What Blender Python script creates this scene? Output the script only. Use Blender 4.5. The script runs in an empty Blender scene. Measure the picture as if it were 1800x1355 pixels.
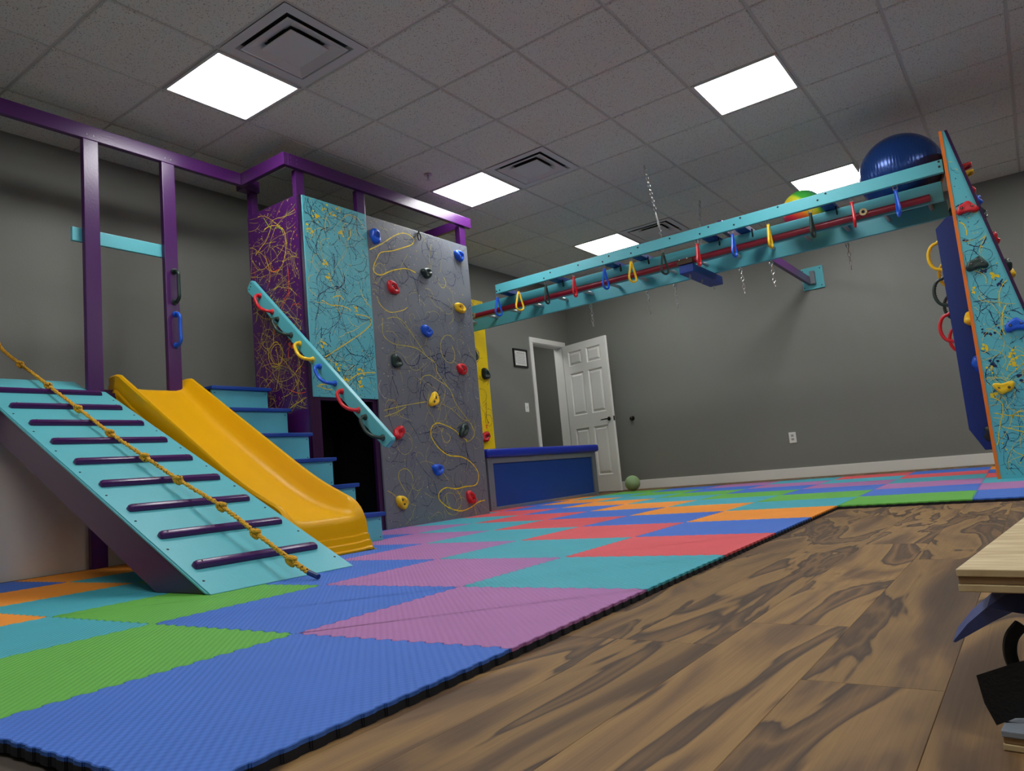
import bpy, bmesh, math, random
from mathutils import Vector, Matrix
random.seed(7)
scene = bpy.context.scene
COL = scene.collection
# ---------------------------------------------------------------- camera (solved from the ceiling grid and the floor mats)
CZ = 0.338
FPX = 1285.7
CR = Vector((0.8059, 0.5850, -0.0914)); CU = Vector((0.1449, -0.0447, 0.9884)); CF = Vector((-0.5740, 0.8098, 0.1207))
YAW, PIT, ROL = -0.6166, 0.1209, -0.0922
CF = Vector((math.sin(YAW)*math.cos(PIT), math.cos(YAW)*math.cos(PIT), math.sin(PIT)))
_r = Vector((math.cos(YAW), -math.sin(YAW), 0)); _u = _r.cross(CF)
CR = _r*math.cos(ROL)+_u*math.sin(ROL); CU = -_r*math.sin(ROL)+_u*math.cos(ROL)
cd = bpy.data.cameras.new('camera'); cam = bpy.data.objects.new('camera', cd); COL.objects.link(cam)
cd.sensor_width = 36; cd.lens = FPX/1800*36; cd.clip_start = 0.02
cam.matrix_world = Matrix(((CR.x, CU.x, -CF.x, 0), (CR.y, CU.y, -CF.y, 0), (CR.z, CU.z, -CF.z, CZ), (0, 0, 0, 1)))
scene.camera = cam
# ---------------------------------------------------------------- world, exposure
w = bpy.data.worlds.new('world'); scene.world = w; w.use_nodes = True
w.node_tree.nodes['Background'].inputs[0].default_value = (0.5, 0.5, 0.5, 1)
w.node_tree.nodes['Background'].inputs[1].default_value = 0.02
scene.view_settings.view_transform = 'Standard'; scene.view_settings.look = 'None'
scene.view_settings.gamma = 1; scene.view_settings.use_curve_mapping = False
scene.view_settings.exposure = -0.35
LAMP = 27.0          # strength of the ceiling light panels
def on(px, py, ax, val):
    """point of the plane x/y/z = val that the photograph shows at this pixel"""
    d = CF+CR*((px-900)/FPX)-CU*((py-677.5)/FPX)
    o = Vector((0, 0, CZ)); t = (val-o[ax])/d[ax]
    return o+d*t
# ---------------------------------------------------------------- colours and materials
def S(r, g, b):
    f = lambda c: (c/255/12.92) if c <= 10 else ((c/255+0.055)/1.055)**2.4
    return (f(r), f(g), f(b), 1)
MATS = {}
def mat(name, col, rough=0.5, metal=0, var=0.0, vscale=6, bump=0, bscale=60, coat=0, emit=0, spec=0.5):
    if name in MATS: return MATS[name]
    m = bpy.data.materials.new(name); m.use_nodes = True; nt = m.node_tree; p = nt.nodes['Principled BSDF']
    p.inputs['Base Color'].default_value = col; p.inputs['Roughness'].default_value = rough
    p.inputs['Metallic'].default_value = metal; p.inputs['Coat Weight'].default_value = coat
    p.inputs['Specular IOR Level'].default_value = spec
    if emit: p.inputs['Emission Color'].default_value = (1, 1, 1, 1); p.inputs['Emission Strength'].default_value = emit
    tc = nt.nodes.new('ShaderNodeTexCoord')
    if var:
        n = nt.nodes.new('ShaderNodeTexNoise'); n.inputs['Scale'].default_value = vscale; n.inputs['Detail'].default_value = 5
        nt.links.new(tc.outputs['Object'], n.inputs['Vector'])
        r = nt.nodes.new('ShaderNodeMapRange'); r.inputs[3].default_value = 1-var; r.inputs[4].default_value = 1+var
        nt.links.new(n.outputs['Fac'], r.inputs[0])
        h = nt.nodes.new('ShaderNodeHueSaturation'); h.inputs['Color'].default_value = col
        nt.links.new(r.outputs[0], h.inputs['Value']); nt.links.new(h.outputs[0], p.inputs['Base Color'])
    if bump:
        n = nt.nodes.new('ShaderNodeTexNoise'); n.inputs['Scale'].default_value = bscale; n.inputs['Detail'].default_value = 3
        nt.links.new(tc.outputs['Object'], n.inputs['Vector'])
        b = nt.nodes.new('ShaderNodeBump'); b.inputs['Strength'].default_value = bump; b.inputs['Distance'].default_value = 0.004
        nt.links.new(n.outputs['Fac'], b.inputs['Height']); nt.links.new(b.outputs[0], p.inputs['Normal'])
    MATS[name] = m; return m
TEAL = mat('turquoise_paint', S(92, 185, 196), 0.42, var=0.05, bump=0.15, bscale=90)
PURP = mat('purple_paint', S(72, 26, 90), 0.28, var=0.06, bump=0.12, bscale=80)
PURPD = mat('deep_purple_paint', S(50, 18, 62), 0.28, var=0.06)
BLUEP = mat('blue_paint', S(16, 68, 156), 0.4, var=0.05, bump=0.1)
GREYP = mat('grey_paint', S(112, 118, 126), 0.4, var=0.06, bump=0.15, bscale=80)
YELP = mat('yellow_paint', S(252, 216, 0), 0.4, var=0.05)
ORAP = mat('orange_paint', S(232, 120, 30), 0.45, var=0.05)
SLIDEY = mat('yellow_slide_plastic', S(232, 172, 0), 0.36, var=0.02, vscale=3, spec=0.22)
MAROON = mat('maroon_paint', S(140, 30, 48), 0.3, var=0.1)
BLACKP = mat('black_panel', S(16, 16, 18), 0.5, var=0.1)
WHITE = mat('white_trim_paint', S(238, 238, 230), 0.4, var=0.02)
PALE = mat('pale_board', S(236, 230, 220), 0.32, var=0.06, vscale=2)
STEEL = mat('steel', S(190, 190, 188), 0.3, metal=1)
GALV = mat('galvanised_pipe', S(176, 178, 178), 0.42, metal=0.5)
DKMET = mat('dark_bronze', S(70, 64, 58), 0.35, metal=1)
BOLT = mat('bolt_metal', S(150, 150, 145), 0.35, metal=1)
SCREW = mat('screw_hole', S(24, 30, 30), 0.7)
HC = {'red': mat('red_resin', S(206, 28, 40), 0.36, var=0.08), 'blue': mat('blue_resin', S(22, 90, 214), 0.36, var=0.08),
      'yellow': mat('yellow_resin', S(244, 200, 30), 0.36, var=0.08), 'green': mat('dark_green_resin', S(30, 52, 46), 0.4, var=0.1)}
VINYL = mat('blue_vinyl', S(20, 44, 165), 0.3, var=0.06)
DRY = {'yellow': mat('yellow_drizzle', S(236, 206, 20), 0.4), 'navy': mat('navy_drizzle', S(14, 34, 84), 0.4),
       'orange': mat('orange_drizzle', S(238, 96, 30), 0.4), 'violet': mat('violet_drizzle', S(66, 50, 110), 0.4),
       'white': mat('pale_drizzle', S(196, 198, 190), 0.4), 'plum': mat('plum_drizzle', S(90, 40, 40), 0.4),
       'gold': mat('pale_gold_drizzle', S(208, 192, 62), 0.4), 'green': mat('lime_drizzle', S(150, 190, 40), 0.4)}
# ---------------------------------------------------------------- object helpers
def wloc(o):
    v = Vector((0, 0, 0))
    while o: v += o.location; o = o.parent
    return v
def tag(o, label=None, cat=None, group=None, kind=None):
    for k, v in (('label', label), ('category', cat), ('group', group), ('kind', kind)):
        if v: o[k] = v
    return o
def thing(name, label, cat, loc=(0, 0, 0), group=None):
    o = bpy.data.objects.new(name, None); COL.objects.link(o); o.location = loc; o.empty_display_size = 0.1
    return tag(o, label, cat, group)
def obj(name, bm, m, parent=None, smooth=False, label=None, kind=None, M=None, angle=40):
    """bm in world coordinates (or local when M, a world matrix, is given)"""
    me = bpy.data.meshes.new(name)
    bmesh.ops.recalc_face_normals(bm, faces=bm.faces) if smooth != 'keep' else None
    if M is None:
        base = wloc(parent) if parent else None
        if base is None:
            vs = [v.co for v in bm.verts]
            base = Vector(((min(v.x for v in vs)+max(v.x for v in vs))/2, (min(v.y for v in vs)+max(v.y for v in vs))/2, min(v.z for v in vs)))
        bmesh.ops.translate(bm, verts=bm.verts, vec=-base)
    bm.to_mesh(me); bm.free()
    if smooth:
        for p in me.polygons: p.use_smooth = True
        try: me.set_sharp_from_angle(angle=math.radians(angle))
        except Exception: pass
    ms = m if isinstance(m, (list, tuple)) else [m]
    for q in ms: me.materials.append(q)
    o = bpy.data.objects.new(name, me); COL.objects.link(o)
    if parent: o.parent = parent
    if M is not None:
        o.matrix_basis = (Matrix.Translation(-wloc(parent)) @ M) if parent else M
    elif not parent: o.location = base
    if label: o['label'] = label
    if kind: o['kind'] = kind
    return o
def copy_tree(o, parent=None, M=None):
    c = o.copy(); COL.objects.link(c)
    if parent is not None: c.parent = parent
    if M is not None: c.matrix_basis = M
    for ch in list(o.children): copy_tree(ch, c)
    return c
def box(bm, lo, hi, bev=0.0, seg=2, M=None):
    r = bmesh.ops.create_cube(bm, size=1)
    vs = r['verts']
    for v in vs:
        v.co = Vector([lo[i]+(v.co[i]+0.5)*(hi[i]-lo[i]) for i in range(3)])
    if bev:
        es = list({e for v in vs for e in v.link_edges})
        g = bmesh.ops.bevel(bm, geom=es, offset=bev, segments=seg, affect='EDGES', profile=0.6)
        vs = [v for v in g['verts']] + [v for v in vs if v.is_valid]
        vs = list(set(vs))
    if M is not None:
        bmesh.ops.transform(bm, matrix=M, verts=vs)
    return vs
def bx(name, lo, hi, m, parent=None, bev=0.0, **k):
    bm = bmesh.new(); box(bm, lo, hi, bev); return obj(name, bm, m, parent, **k)
def beam(name, a, b, wdt, hgt, m, parent, bev=0.004, up=(0, 0, 1), **k):
    """bar from a to b; wdt across, hgt along up"""
    a = Vector(a); b = Vector(b); d = (b-a); L = d.length; d.normalize(); up = Vector(up)
    x = d.cross(up).normalized(); z = x.cross(d).normalized()
    M = Matrix(((x.x, d.x, z.x, a.x), (x.y, d.y, z.y, a.y), (x.z, d.z, z.z, a.z), (0, 0, 0, 1)))
    bm = bmesh.new(); box(bm, (-wdt/2, 0, -hgt/2), (wdt/2, L, hgt/2), bev, M=M)
    return obj(name, bm, m, parent, **k)
def tube_bm(bm, pts, rad, n=8, closed=False, cap=True, flat=1.0):
    pts = [Vector(p) for p in pts]; N = len(pts); rings = []
    rad = rad if isinstance(rad, (list, tuple)) else [rad]*N
    prev = None
    for i, p in enumerate(pts):
        if closed: t = pts[(i+1) % N]-pts[i-1]
        else: t = pts[min(i+1, N-1)]-pts[max(i-1, 0)]
        t.normalize()
        if prev is None:
            a = Vector((0, 0, 1)) if abs(t.z) < 0.9 else Vector((1, 0, 0)); x = t.cross(a).normalized()
        else:
            x = (prev-t*prev.dot(t)).normalized()
        prev = x; y = t.cross(x)
        rings.append([bm.verts.new(p+(x*math.cos(2*math.pi*k/n)+y*math.sin(2*math.pi*k/n)*flat)*rad[i]) for k in range(n)])
    for i in range(N if closed else N-1):
        a = rings[i]; b = rings[(i+1) % N]
        for k in range(n): bm.faces.new((a[k], a[(k+1) % n], b[(k+1) % n], b[k]))
    if cap and not closed:
        bm.faces.new(rings[0][::-1]); bm.faces.new(rings[-1])
def tube(name, pts, rad, m, parent=None, n=8, closed=False, **k):
    bm = bmesh.new(); tube_bm(bm, pts, rad, n, closed); return obj(name, bm, m, parent, smooth=True, **k)
def prism_bm(bm, poly, ext):
    """poly: list of world points, extruded by vector ext"""
    a = [bm.verts.new(p) for p in poly]; e = Vector(ext); b = [bm.verts.new(Vector(p)+e) for p in poly]
    bm.faces.new(a); bm.faces.new(b[::-1]); n = len(a)
    for i in range(n): bm.faces.new((a[i], b[i], b[(i+1) % n], a[(i+1) % n]))
def basis(o, U, V, N):
    U = Vector(U); V = Vector(V); N = Vector(N); o = Vector(o)
    return Matrix(((U.x, V.x, N.x, o.x), (U.y, V.y, N.y, o.y), (U.z, V.z, N.z, o.z), (0, 0, 0, 1)))
def crspline(p, per=8, closed=False):
    out = []; n = len(p); p = [Vector(q) for q in p]
    rng = n if closed else n-1
    for i in range(rng):
        if closed: a, b, c, d = p[i-1], p[i], p[(i+1) % n], p[(i+2) % n]
        else: a, b, c, d = p[max(i-1, 0)], p[i], p[i+1], p[min(i+2, n-1)]
        for k in range(per):
            t = k/per
            out.append(0.5*((2*b)+(c-a)*t+(2*a-5*b+4*c-d)*t*t+(3*b-a-3*c+d)*t**3))
    if not closed: out.append(p[-1])
    return out
# ---------------------------------------------------------------- room shell
XL, YF, ZC = -5.227, 8.847, 2.882
XR, YB = 3.86, -1.36
T = 0.6096; CX0, CY0 = -3.4558, 1.6853       # ceiling grid origin
WALL = mat('grey_wall_paint', S(128, 129, 122), 0.55, var=0.03, vscale=1.5, bump=0.25, bscale=140)
floor_base = mat('subfloor', S(70, 60, 50), 0.8, var=0.1)
fl = bx('floor', (XL-1.6, YB-0.1, -0.12), (XR+0.1, YF+0.1, -0.006), floor_base); tag(fl, kind='structure')
# wood planks
def wood_mat():
    m = bpy.data.materials.new('walnut_laminate'); m.use_nodes = True; nt = m.node_tree; p = nt.nodes['Principled BSDF']
    N = nt.nodes.new; L = nt.links.new
    tc = N('ShaderNodeTexCoord'); oi = N('ShaderNodeObjectInfo')
    mp = N('ShaderNodeMapping'); mp.inputs['Scale'].default_value = (5.5, 1.0, 1); L(tc.outputs['Object'], mp.inputs['Vector'])
    off = N('ShaderNodeVectorMath'); off.operation = 'SCALE'; off.inputs['Scale'].default_value = 37
    cmb = N('ShaderNodeCombineXYZ'); L(oi.outputs['Random'], cmb.inputs[0]); L(oi.outputs['Random'], cmb.inputs[1]); L(oi.outputs['Random'], cmb.inputs[2])
    L(cmb.outputs[0], off.inputs[0])
    add = N('ShaderNodeVectorMath'); L(mp.outputs[0], add.inputs[0]); L(off.outputs[0], add.inputs[1])
    n1 = N('ShaderNodeTexNoise'); n1.inputs['Scale'].default_value = 1.3; n1.inputs['Detail'].default_value = 3.5; n1.inputs['Distortion'].default_value = .7; n1.inputs['Roughness'].default_value = 0.5
    L(add.outputs[0], n1.inputs['Vector'])
    ramp = N('ShaderNodeValToRGB'); L(n1.outputs['Fac'], ramp.inputs[0])
    e = ramp.color_ramp.elements; e[0].position = 0.28; e[0].color = S(88, 68, 50); e[1].position = 0.78; e[1].color = S(112, 86, 60)
    for pos, c in ((0.38, S(112, 86, 60)), (0.43, S(134, 104, 68)), (0.50, S(150, 118, 74)), (0.52, S(140, 108, 68)), (0.533, S(74, 58, 46)), (0.56, S(98, 76, 54)), (0.60, S(128, 98, 64)), (0.64, S(88, 68, 50)), (0.70, S(110, 84, 58))):
        q = e.new(pos); q.color = c
    # fine grain
    mp2 = N('ShaderNodeMapping'); mp2.inputs['Scale'].default_value = (16, 1.3, 1); L(add.outputs[0], mp2.inputs['Vector'])
    n2 = N('ShaderNodeTexNoise'); n2.inputs['Scale'].default_value = 3.0; n2.inputs['Detail'].default_value = 8; n2.inputs['Distortion'].default_value = 0.6; L(mp2.outputs[0], n2.inputs['Vector'])
    mr = N('ShaderNodeMapRange'); mr.inputs[1].default_value = 0.25; mr.inputs[2].default_value = 0.75; mr.inputs[3].default_value = 0.84; mr.inputs[4].default_value = 1.12; L(n2.outputs['Fac'], mr.inputs[0])
    # plank to plank tone
    mr2 = N('ShaderNodeMapRange'); mr2.inputs[3].default_value = 0.83; mr2.inputs[4].default_value = 1.08; L(oi.outputs['Random'], mr2.inputs[0])
    mul = N('ShaderNodeMath'); mul.operation = 'MULTIPLY'; L(mr.outputs[0], mul.inputs[0]); L(mr2.outputs[0], mul.inputs[1])
    h = N('ShaderNodeHueSaturation'); L(ramp.outputs[0], h.inputs['Color']); L(mul.outputs[0], h.inputs['Value']); L(h.outputs[0], p.inputs['Base Color'])
    p.inputs['Roughness'].default_value = 0.55; p.inputs['Specular IOR Level'].default_value = 0.25
    b = N('ShaderNodeBump'); b.inputs['Strength'].default_value = 0.15; b.inputs['Distance'].default_value = 0.001; L(n2.outputs['Fac'], b.inputs['Height']); L(b.outputs[0], p.inputs['Normal'])
    return m
WOOD = wood_mat()
PW, PL = 0.187, 1.2
pm = None
def plank(x0, y0, y1):
    global pm
    full = abs((y1-y0)-PL) < 1e-6
    if full and pm:
        o = bpy.data.objects.new('plank', pm); COL.objects.link(o)
    else:
        bm = bmesh.new(); L = y1-y0
        box(bm, (0.0002, 0.0002, -0.006), (PW-0.0002, L-0.0002, 0.0), 0)
        bmesh.ops.bevel(bm, geom=[e for e in bm.edges if all(v.co.z > -0.001 for v in e.verts)], offset=0.0006, segments=1, affect='EDGES')
        me = bpy.data.meshes.new('plank'); bm.to_mesh(me); bm.free(); me.materials.append(WOOD)
        if full: pm = me
        o = bpy.data.objects.new('plank', me); COL.objects.link(o)
    o.parent = fl; o.location = Vector((x0, y0, 0))-wloc(fl)
ends = {-4: 1.31, -3: 1.31, -2: 1.495, -1: 1.145, 0: 1.805, 1: 1.35, 2: 2.0, 3: 1.6, 4: 1.2, 5: 1.7}
for k in range(-5, 12):
    x0 = -0.153+k*PW
    y = ends.get(k, 1.31+0.41*(k % 3))-PL*3
    while y < 4.9:
        plank(x0, y, y+PL); y += PL
k = -5
while -0.153+k*PW > XL:
    k -= 1
kk = k+1
for k in range(kk, 12):              # strip of planks that shows along the far wall
    plank(-0.153+k*PW, 7.55+0.0*k, min(7.55+PL, YF))
    if 7.55+PL < YF: plank(-0.153+k*PW, 7.55+PL, YF)

# walls (left wall is built around the door opening)
def wallbox(name, lo, hi): return tag(bx(name, lo, hi, WALL), kind='structure')
DY0, DY1, DZ = 7.90, 8.665, 2.04
lw = bpy.data.objects.new('wall_left', None); COL.objects.link(lw); lw.location = (XL, 4, 0); tag(lw, kind='structure')
bm = bmesh.new()
box(bm, (XL-0.12, YB, 0), (XL, DY0, ZC)); box(bm, (XL-0.12, DY0, DZ), (XL, DY1, ZC)); box(bm, (XL-0.12, DY1, 0), (XL, YF, ZC))
COL.objects.unlink(lw); bpy.data.objects.remove(lw)
lw = obj('wall_left', bm, WALL); tag(lw, kind='structure')
wallbox('wall_far', (XL-0.12, YF, 0), (XR+0.12, YF+0.12, ZC))
wallbox('wall_right', (XR, YB, 0), (XR+0.12, YF, ZC))
wallbox('wall_near', (XL-0.12, YB-0.12, 0), (XR+0.12, YB, ZC))
# hallway behind the door opening
wallbox('wall_hallway', (XL-1.25, 7.0, 0), (XL-1.13, 9.6, ZC))
wallbox('wall_hallway_end', (XL-1.13, 9.5, 0), (XL-0.12, 9.6, ZC))
wallbox('wall_hallway_start', (XL-1.13, 6.9, 0), (XL-0.12, 7.0, ZC))
tag(bx('ceiling_hallway', (XL-1.25, 6.9, ZC-0.35), (XL-0.12, 9.6, ZC-0.25), mat('hall_ceiling', S(150, 148, 142), 0.8)), kind='structure')
hl = thing('hallway_fill_light', 'unseen fill light added to brighten the hallway behind the open doorway', 'ceiling light', (XL-.62, 8.3, ZC-.36))  # unseen glowing panel, added to brighten the hallway through the doorway
bx('diffuser', (XL-.85, 7.9, ZC-.365), (XL-.40, 8.7, ZC-.352), mat('hall_fill_glow', (1, 1, 1, 1), .5, emit=9.0), hl)
tag(bx('baseboard_far', (-4.9, YF-0.014, 0), (XR, YF, 0.115), WHITE, bev=0.003), kind='structure')
tag(bx('baseboard_left', (XL, 6.9, 0), (XL+0.014, 7.79, 0.115), WHITE, bev=0.003), kind='structure')
# ceiling
cb = bx('ceiling', (XL-0.12, YB-0.12, ZC+0.03), (XR+0.12, YF+0.12, ZC+0.12), mat('plenum', S(60, 60, 60), 0.9)); tag(cb, kind='structure')
def tile_mat():
    m = bpy.data.materials.new('ceiling_tile_mineral'); m.use_nodes = True; nt = m.node_tree; p = nt.nodes['Principled BSDF']
    N = nt.nodes.new; L = nt.links.new
    tc = N('ShaderNodeTexCoord'); oi = N('ShaderNodeObjectInfo')
    ad = N('ShaderNodeVectorMath'); L(tc.outputs['Object'], ad.inputs[0])
    sc = N('ShaderNodeVectorMath'); sc.operation = 'SCALE'; sc.inputs['Scale'].default_value = 9
    L(oi.outputs['Location'], sc.inputs[0]); L(sc.outputs[0], ad.inputs[1])
    n = N('ShaderNodeTexNoise'); n.inputs['Scale'].default_value = 120; n.inputs['Detail'].default_value = 2; L(ad.outputs[0], n.inputs['Vector'])
    r = N('ShaderNodeValToRGB'); L(n.outputs['Fac'], r.inputs[0])
    e = r.color_ramp.elements; e[0].position = 0.30; e[0].color = S(128, 126, 120); e[1].position = 0.40; e[1].color = S(216, 219, 210)
    v = N('ShaderNodeTexVoronoi'); v.inputs['Scale'].default_value = 60; L(ad.outputs[0], v.inputs['Vector'])
    r2 = N('ShaderNodeMapRange'); r2.inputs[1].default_value = 0.08; r2.inputs[2].default_value = 0.16; r2.inputs[3].default_value = 0.45; r2.inputs[4].default_value = 1; L(v.outputs['Distance'], r2.inputs[0])
    h = N('ShaderNodeHueSaturation'); L(r.outputs[0], h.inputs['Color']); L(r2.outputs[0], h.inputs['Value'])
    L(h.outputs[0], p.inputs['Base Color']); p.inputs['Roughness'].default_value = 0.9
    b = N('ShaderNodeBump'); b.inputs['Strength'].default_value = 0.4; b.inputs['Distance'].default_value = 0.002; L(n.outputs['Fac'], b.inputs['Height']); L(b.outputs[0], p.inputs['Normal'])
    return m
TILE = tile_mat()
GRID = mat('ceiling_grid_metal', S(190, 190, 184), 0.5)
LIGHTS = {(1, -1), (5, -1), (9, -1), (5, 3), (9, 3), (1, 3), (-3, -1), (-3, 3), (-3, 7), (1, 7), (5, 7), (9, 7)}
VENTS = {(1, 0), (5, 0), (9, 0)}
bm = bmesh.new(); box(bm, (0.008, 0.008, -0.002), (T-0.008, T-0.008, 0.02))
bmesh.ops.bevel(bm, geom=[e for e in bm.edges if all(v.co.z < 0.01 for v in e.verts)], offset=0.006, segments=1, affect='EDGES')
tme = bpy.data.meshes.new('ceiling_tile'); bm.to_mesh(tme); bm.free(); tme.materials.append(TILE)
for a in range(-5, 12):
    for b in range(-3, 12):
        if (a, b) in LIGHTS or (a, b) in VENTS: continue
        x0, y0 = CX0+b*T, CY0+a*T
        if x0 < XL or y0+T > YF+0.01:
            xx0 = max(x0, XL); yy1 = min(y0+T, YF)
            if yy1-y0 < 0.05: continue
            q = bmesh.new(); box(q, (xx0-x0+0.008, 0.008, -0.002), (T-0.008, yy1-y0-0.008, 0.02))
            me = bpy.data.meshes.new('ceiling_tile'); q.to_mesh(me); q.free(); me.materials.append(TILE)
        else: me = tme
        o = bpy.data.objects.new('ceiling_tile', me); COL.objects.link(o); o.parent = cb
        o.location = Vector((x0, y0, ZC))-wloc(cb)
for b in range(-2, 13):
    x = CX0+b*T; bx('grid_bar', (x-0.012, YB, ZC+0.006), (x+0.012, YF, ZC+0.014), GRID, cb)
for a in range(-5, 12):
    y = CY0+a*T; bx('grid_bar', (XL, y-0.012, ZC+0.0065), (XR, y+0.012, ZC+0.0135), GRID, cb)
bx('grid_bar', (XL, YB, ZC-0.001), (XL+0.024, YF, ZC+0.008), GRID, cb); bx('grid_bar', (XL, YF-0.024, ZC-0.001), (XR, YF, ZC+0.008), GRID, cb)
# light panels
DIFF = mat('light_diffuser', (1, 1, 1, 1), 0.5, emit=LAMP)
LFR = mat('light_frame', S(200, 200, 196), 0.5)
llabel = {(1, -1): 'square ceiling light beside the nearest air vent, above the slide', (5, -1): 'square ceiling light beyond the end of the purple frame, beside the middle air vent',
          (9, -1): 'square ceiling light just above the ring beam, beside the farthest vent', (5, 3): 'square ceiling light alone at the upper right, nearest over the wood floor',
          (9, 3): 'square ceiling light partly behind the rainbow ball on the ladder'}
llabel.update({(1, 3): 'square ceiling light above the near wood floor, just outside the top of the view', (-3, -1): 'square ceiling light behind the camera near the left wall', (-3, 3): 'square ceiling light behind the camera in the middle of the room', (-3, 7): 'square ceiling light behind the camera towards the right wall', (1, 7): 'square ceiling light right of the camera over the wood floor', (5, 7): 'square ceiling light right of the climbing prism', (9, 7): 'square ceiling light in the far right part of the room'})
for (a, b) in sorted(LIGHTS):
    x0, y0 = CX0+b*T, CY0+a*T
    t = thing('ceiling_light', llabel[(a, b)], 'ceiling light', (x0+T/2, y0+T/2, ZC), 'square ceiling lights')
    bm = bmesh.new()
    for lo, hi in (((x0+.012, y0+.012), (x0+.03, y0+T-.012)), ((x0+T-.03, y0+.012), (x0+T-.012, y0+T-.012)), ((x0+.03, y0+.012), (x0+T-.03, y0+.03)), ((x0+.03, y0+T-.03), (x0+T-.03, y0+T-.012))):
        box(bm, (lo[0], lo[1], ZC-0.003), (hi[0], hi[1], ZC+0.02))
    obj('frame', bm, LFR, t)
    bx('diffuser', (x0+.03, y0+.03, ZC+0.002), (x0+T-.03, y0+T-.03, ZC+0.012), DIFF, t)
# vents
VM = mat('vent_enamel', S(204, 204, 204), 0.45)
VD = mat('duct_dark', S(26, 26, 26), 0.8)
def ring_sq(bm, cx, cy, r1, z1, r2, z2):
    A = [bm.verts.new((cx+sx*r1, cy+sy*r1, z1)) for sx, sy in ((-1, -1), (1, -1), (1, 1), (-1, 1))]
    B = [bm.verts.new((cx+sx*r2, cy+sy*r2, z2)) for sx, sy in ((-1, -1), (1, -1), (1, 1), (-1, 1))]
    for i in range(4): bm.faces.new((A[i], A[(i+1) % 4], B[(i+1) % 4], B[i]))
vlabel = {(1, 0): 'largest air vent, top left, beside the nearest ceiling light', (5, 0): 'middle air vent beside the light over the climbing wall', (9, 0): 'farthest air vent behind the hanging chain'}
for (a, b) in sorted(VENTS):
    cx, cy = CX0+b*T+T/2, CY0+a*T+T/2
    t = thing('air_vent', vlabel[(a, b)], 'air vent', (cx, cy, ZC), 'ceiling air vents')
    bm = bmesh.new(); ring_sq(bm, cx, cy, .293, ZC+.002, .235, ZC+.002); ring_sq(bm, cx, cy, .235, ZC+.002, .215, ZC+.05); ring_sq(bm, cx, cy, .215, ZC+.05, .12, ZC+.06)
    o = obj('outer_frame', bm, VM, t); sm = o.modifiers.new('s', 'SOLIDIFY'); sm.thickness = 0.002
    bm = bmesh.new(); ring_sq(bm, cx, cy, .213, ZC-.004, .203, ZC-.006); ring_sq(bm, cx, cy, .203, ZC-.006, .12, ZC+.034)
    o = obj('cone', bm, VM, t); sm = o.modifiers.new('s', 'SOLIDIFY'); sm.thickness = 0.003
    bm = bmesh.new(); box(bm, (cx-.134, cy-.134, ZC-.006), (cx+.134, cy+.134, ZC+.0), 0.002)
    obj('centre_plate', bm, VM, t)
    bm = bmesh.new(); bmesh.ops.create_cone(bm, segments=24, radius1=.15, radius2=.15, depth=.02, cap_ends=True, matrix=Matrix.Translation((cx, cy, ZC+.035)))
    obj('duct_opening', bm, VD, t)
# sprinkler
t = thing('sprinkler', 'small metal fire sprinkler on the ceiling above the grey climbing wall', 'sprinkler', (-3.816, 4.455, ZC))
bm = bmesh.new(); bmesh.ops.create_cone(bm, segments=20, radius1=.036, radius2=.03, depth=.012, cap_ends=True, matrix=Matrix.Translation((-3.816, 4.455, ZC-.002)))
obj('escutcheon', bm, STEEL, t, smooth=True)
tube('nozzle', [(-3.816, 4.455, ZC), (-3.816, 4.455, ZC-.045)], .009, STEEL, t)
bm = bmesh.new(); bmesh.ops.create_cone(bm, segments=12, radius1=.02, radius2=.014, depth=.003, cap_ends=True, matrix=Matrix.Translation((-3.816, 4.455, ZC-.05)))
obj('deflector', bm, STEEL, t)
# ---------------------------------------------------------------- door, casing, small wall things
cas = thing('door_1', None, None, (XL, (DY0+DY1)/2, 0)); tag(cas, kind='structure')
def casing(lo, hi): return bx('casing', lo, hi, WHITE, cas, bev=0.005)
CW = 0.06
casing((XL-.002, DY0-CW, 0), (XL+.018, DY0+.008, DZ-.008)); casing((XL-.002, DY1-.008, 0), (XL+.018, DY1+CW, DZ-.008)); casing((XL-.002, DY0-CW, DZ-.008), (XL+.018, DY1+CW, DZ+CW))
bx('jamb', (XL-.13, DY0, 0), (XL, DY0+.018, DZ), WHITE, cas); bx('jamb', (XL-.13, DY1-.018, 0), (XL, DY1, DZ), WHITE, cas); bx('jamb', (XL-.13, DY0+.018, DZ-.018), (XL, DY1-.018, DZ), WHITE, cas)
# leaf in local coords: u along width from hinge, v thickness, z up
dl = thing('door_leaf', 'white six-panel door standing open beside the doorway', 'door', (-5.20, 8.665, 0.012))
DW, DH = 0.755, 2.02
hinge = Vector((-5.20, 8.665, 0.012)); fe = Vector((-4.415, 8.455, 0.012)); du = (fe-hinge).normalized(); dw_ = (fe-hinge).length
dv = Vector((-du.y, du.x, 0)) * -1            # towards the camera side
DM = basis(hinge, du, dv, (0, 0, 1))
W_ = dw_
def dbox(bm, u0, u1, z0, z1, v0, v1, bev=0): box(bm, (u0, v0, z0), (u1, v1, z1), bev, seg=1)
bm = bmesh.new()
st = 0.105; mid = 0.09; pw = (W_-2*st-mid)/2
rows = [(0.22, 0.86), (1.04, 1.62), (1.72, 1.92)]
zz = [0]+[q for r in rows for q in r]+[DH]
dbox(bm, 0, st, 0, DH, -.0, .036); dbox(bm, W_-st, W_, 0, DH, 0, .036); dbox(bm, st+pw, st+pw+mid, 0, DH, 0, .036)
for i in range(0, len(zz), 2):
    for u0 in (st, st+pw+mid): dbox(bm, u0, u0+pw, zz[i], zz[i+1], 0, .036)
obj('door_frame', bm, WHITE, dl, M=DM)
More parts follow.
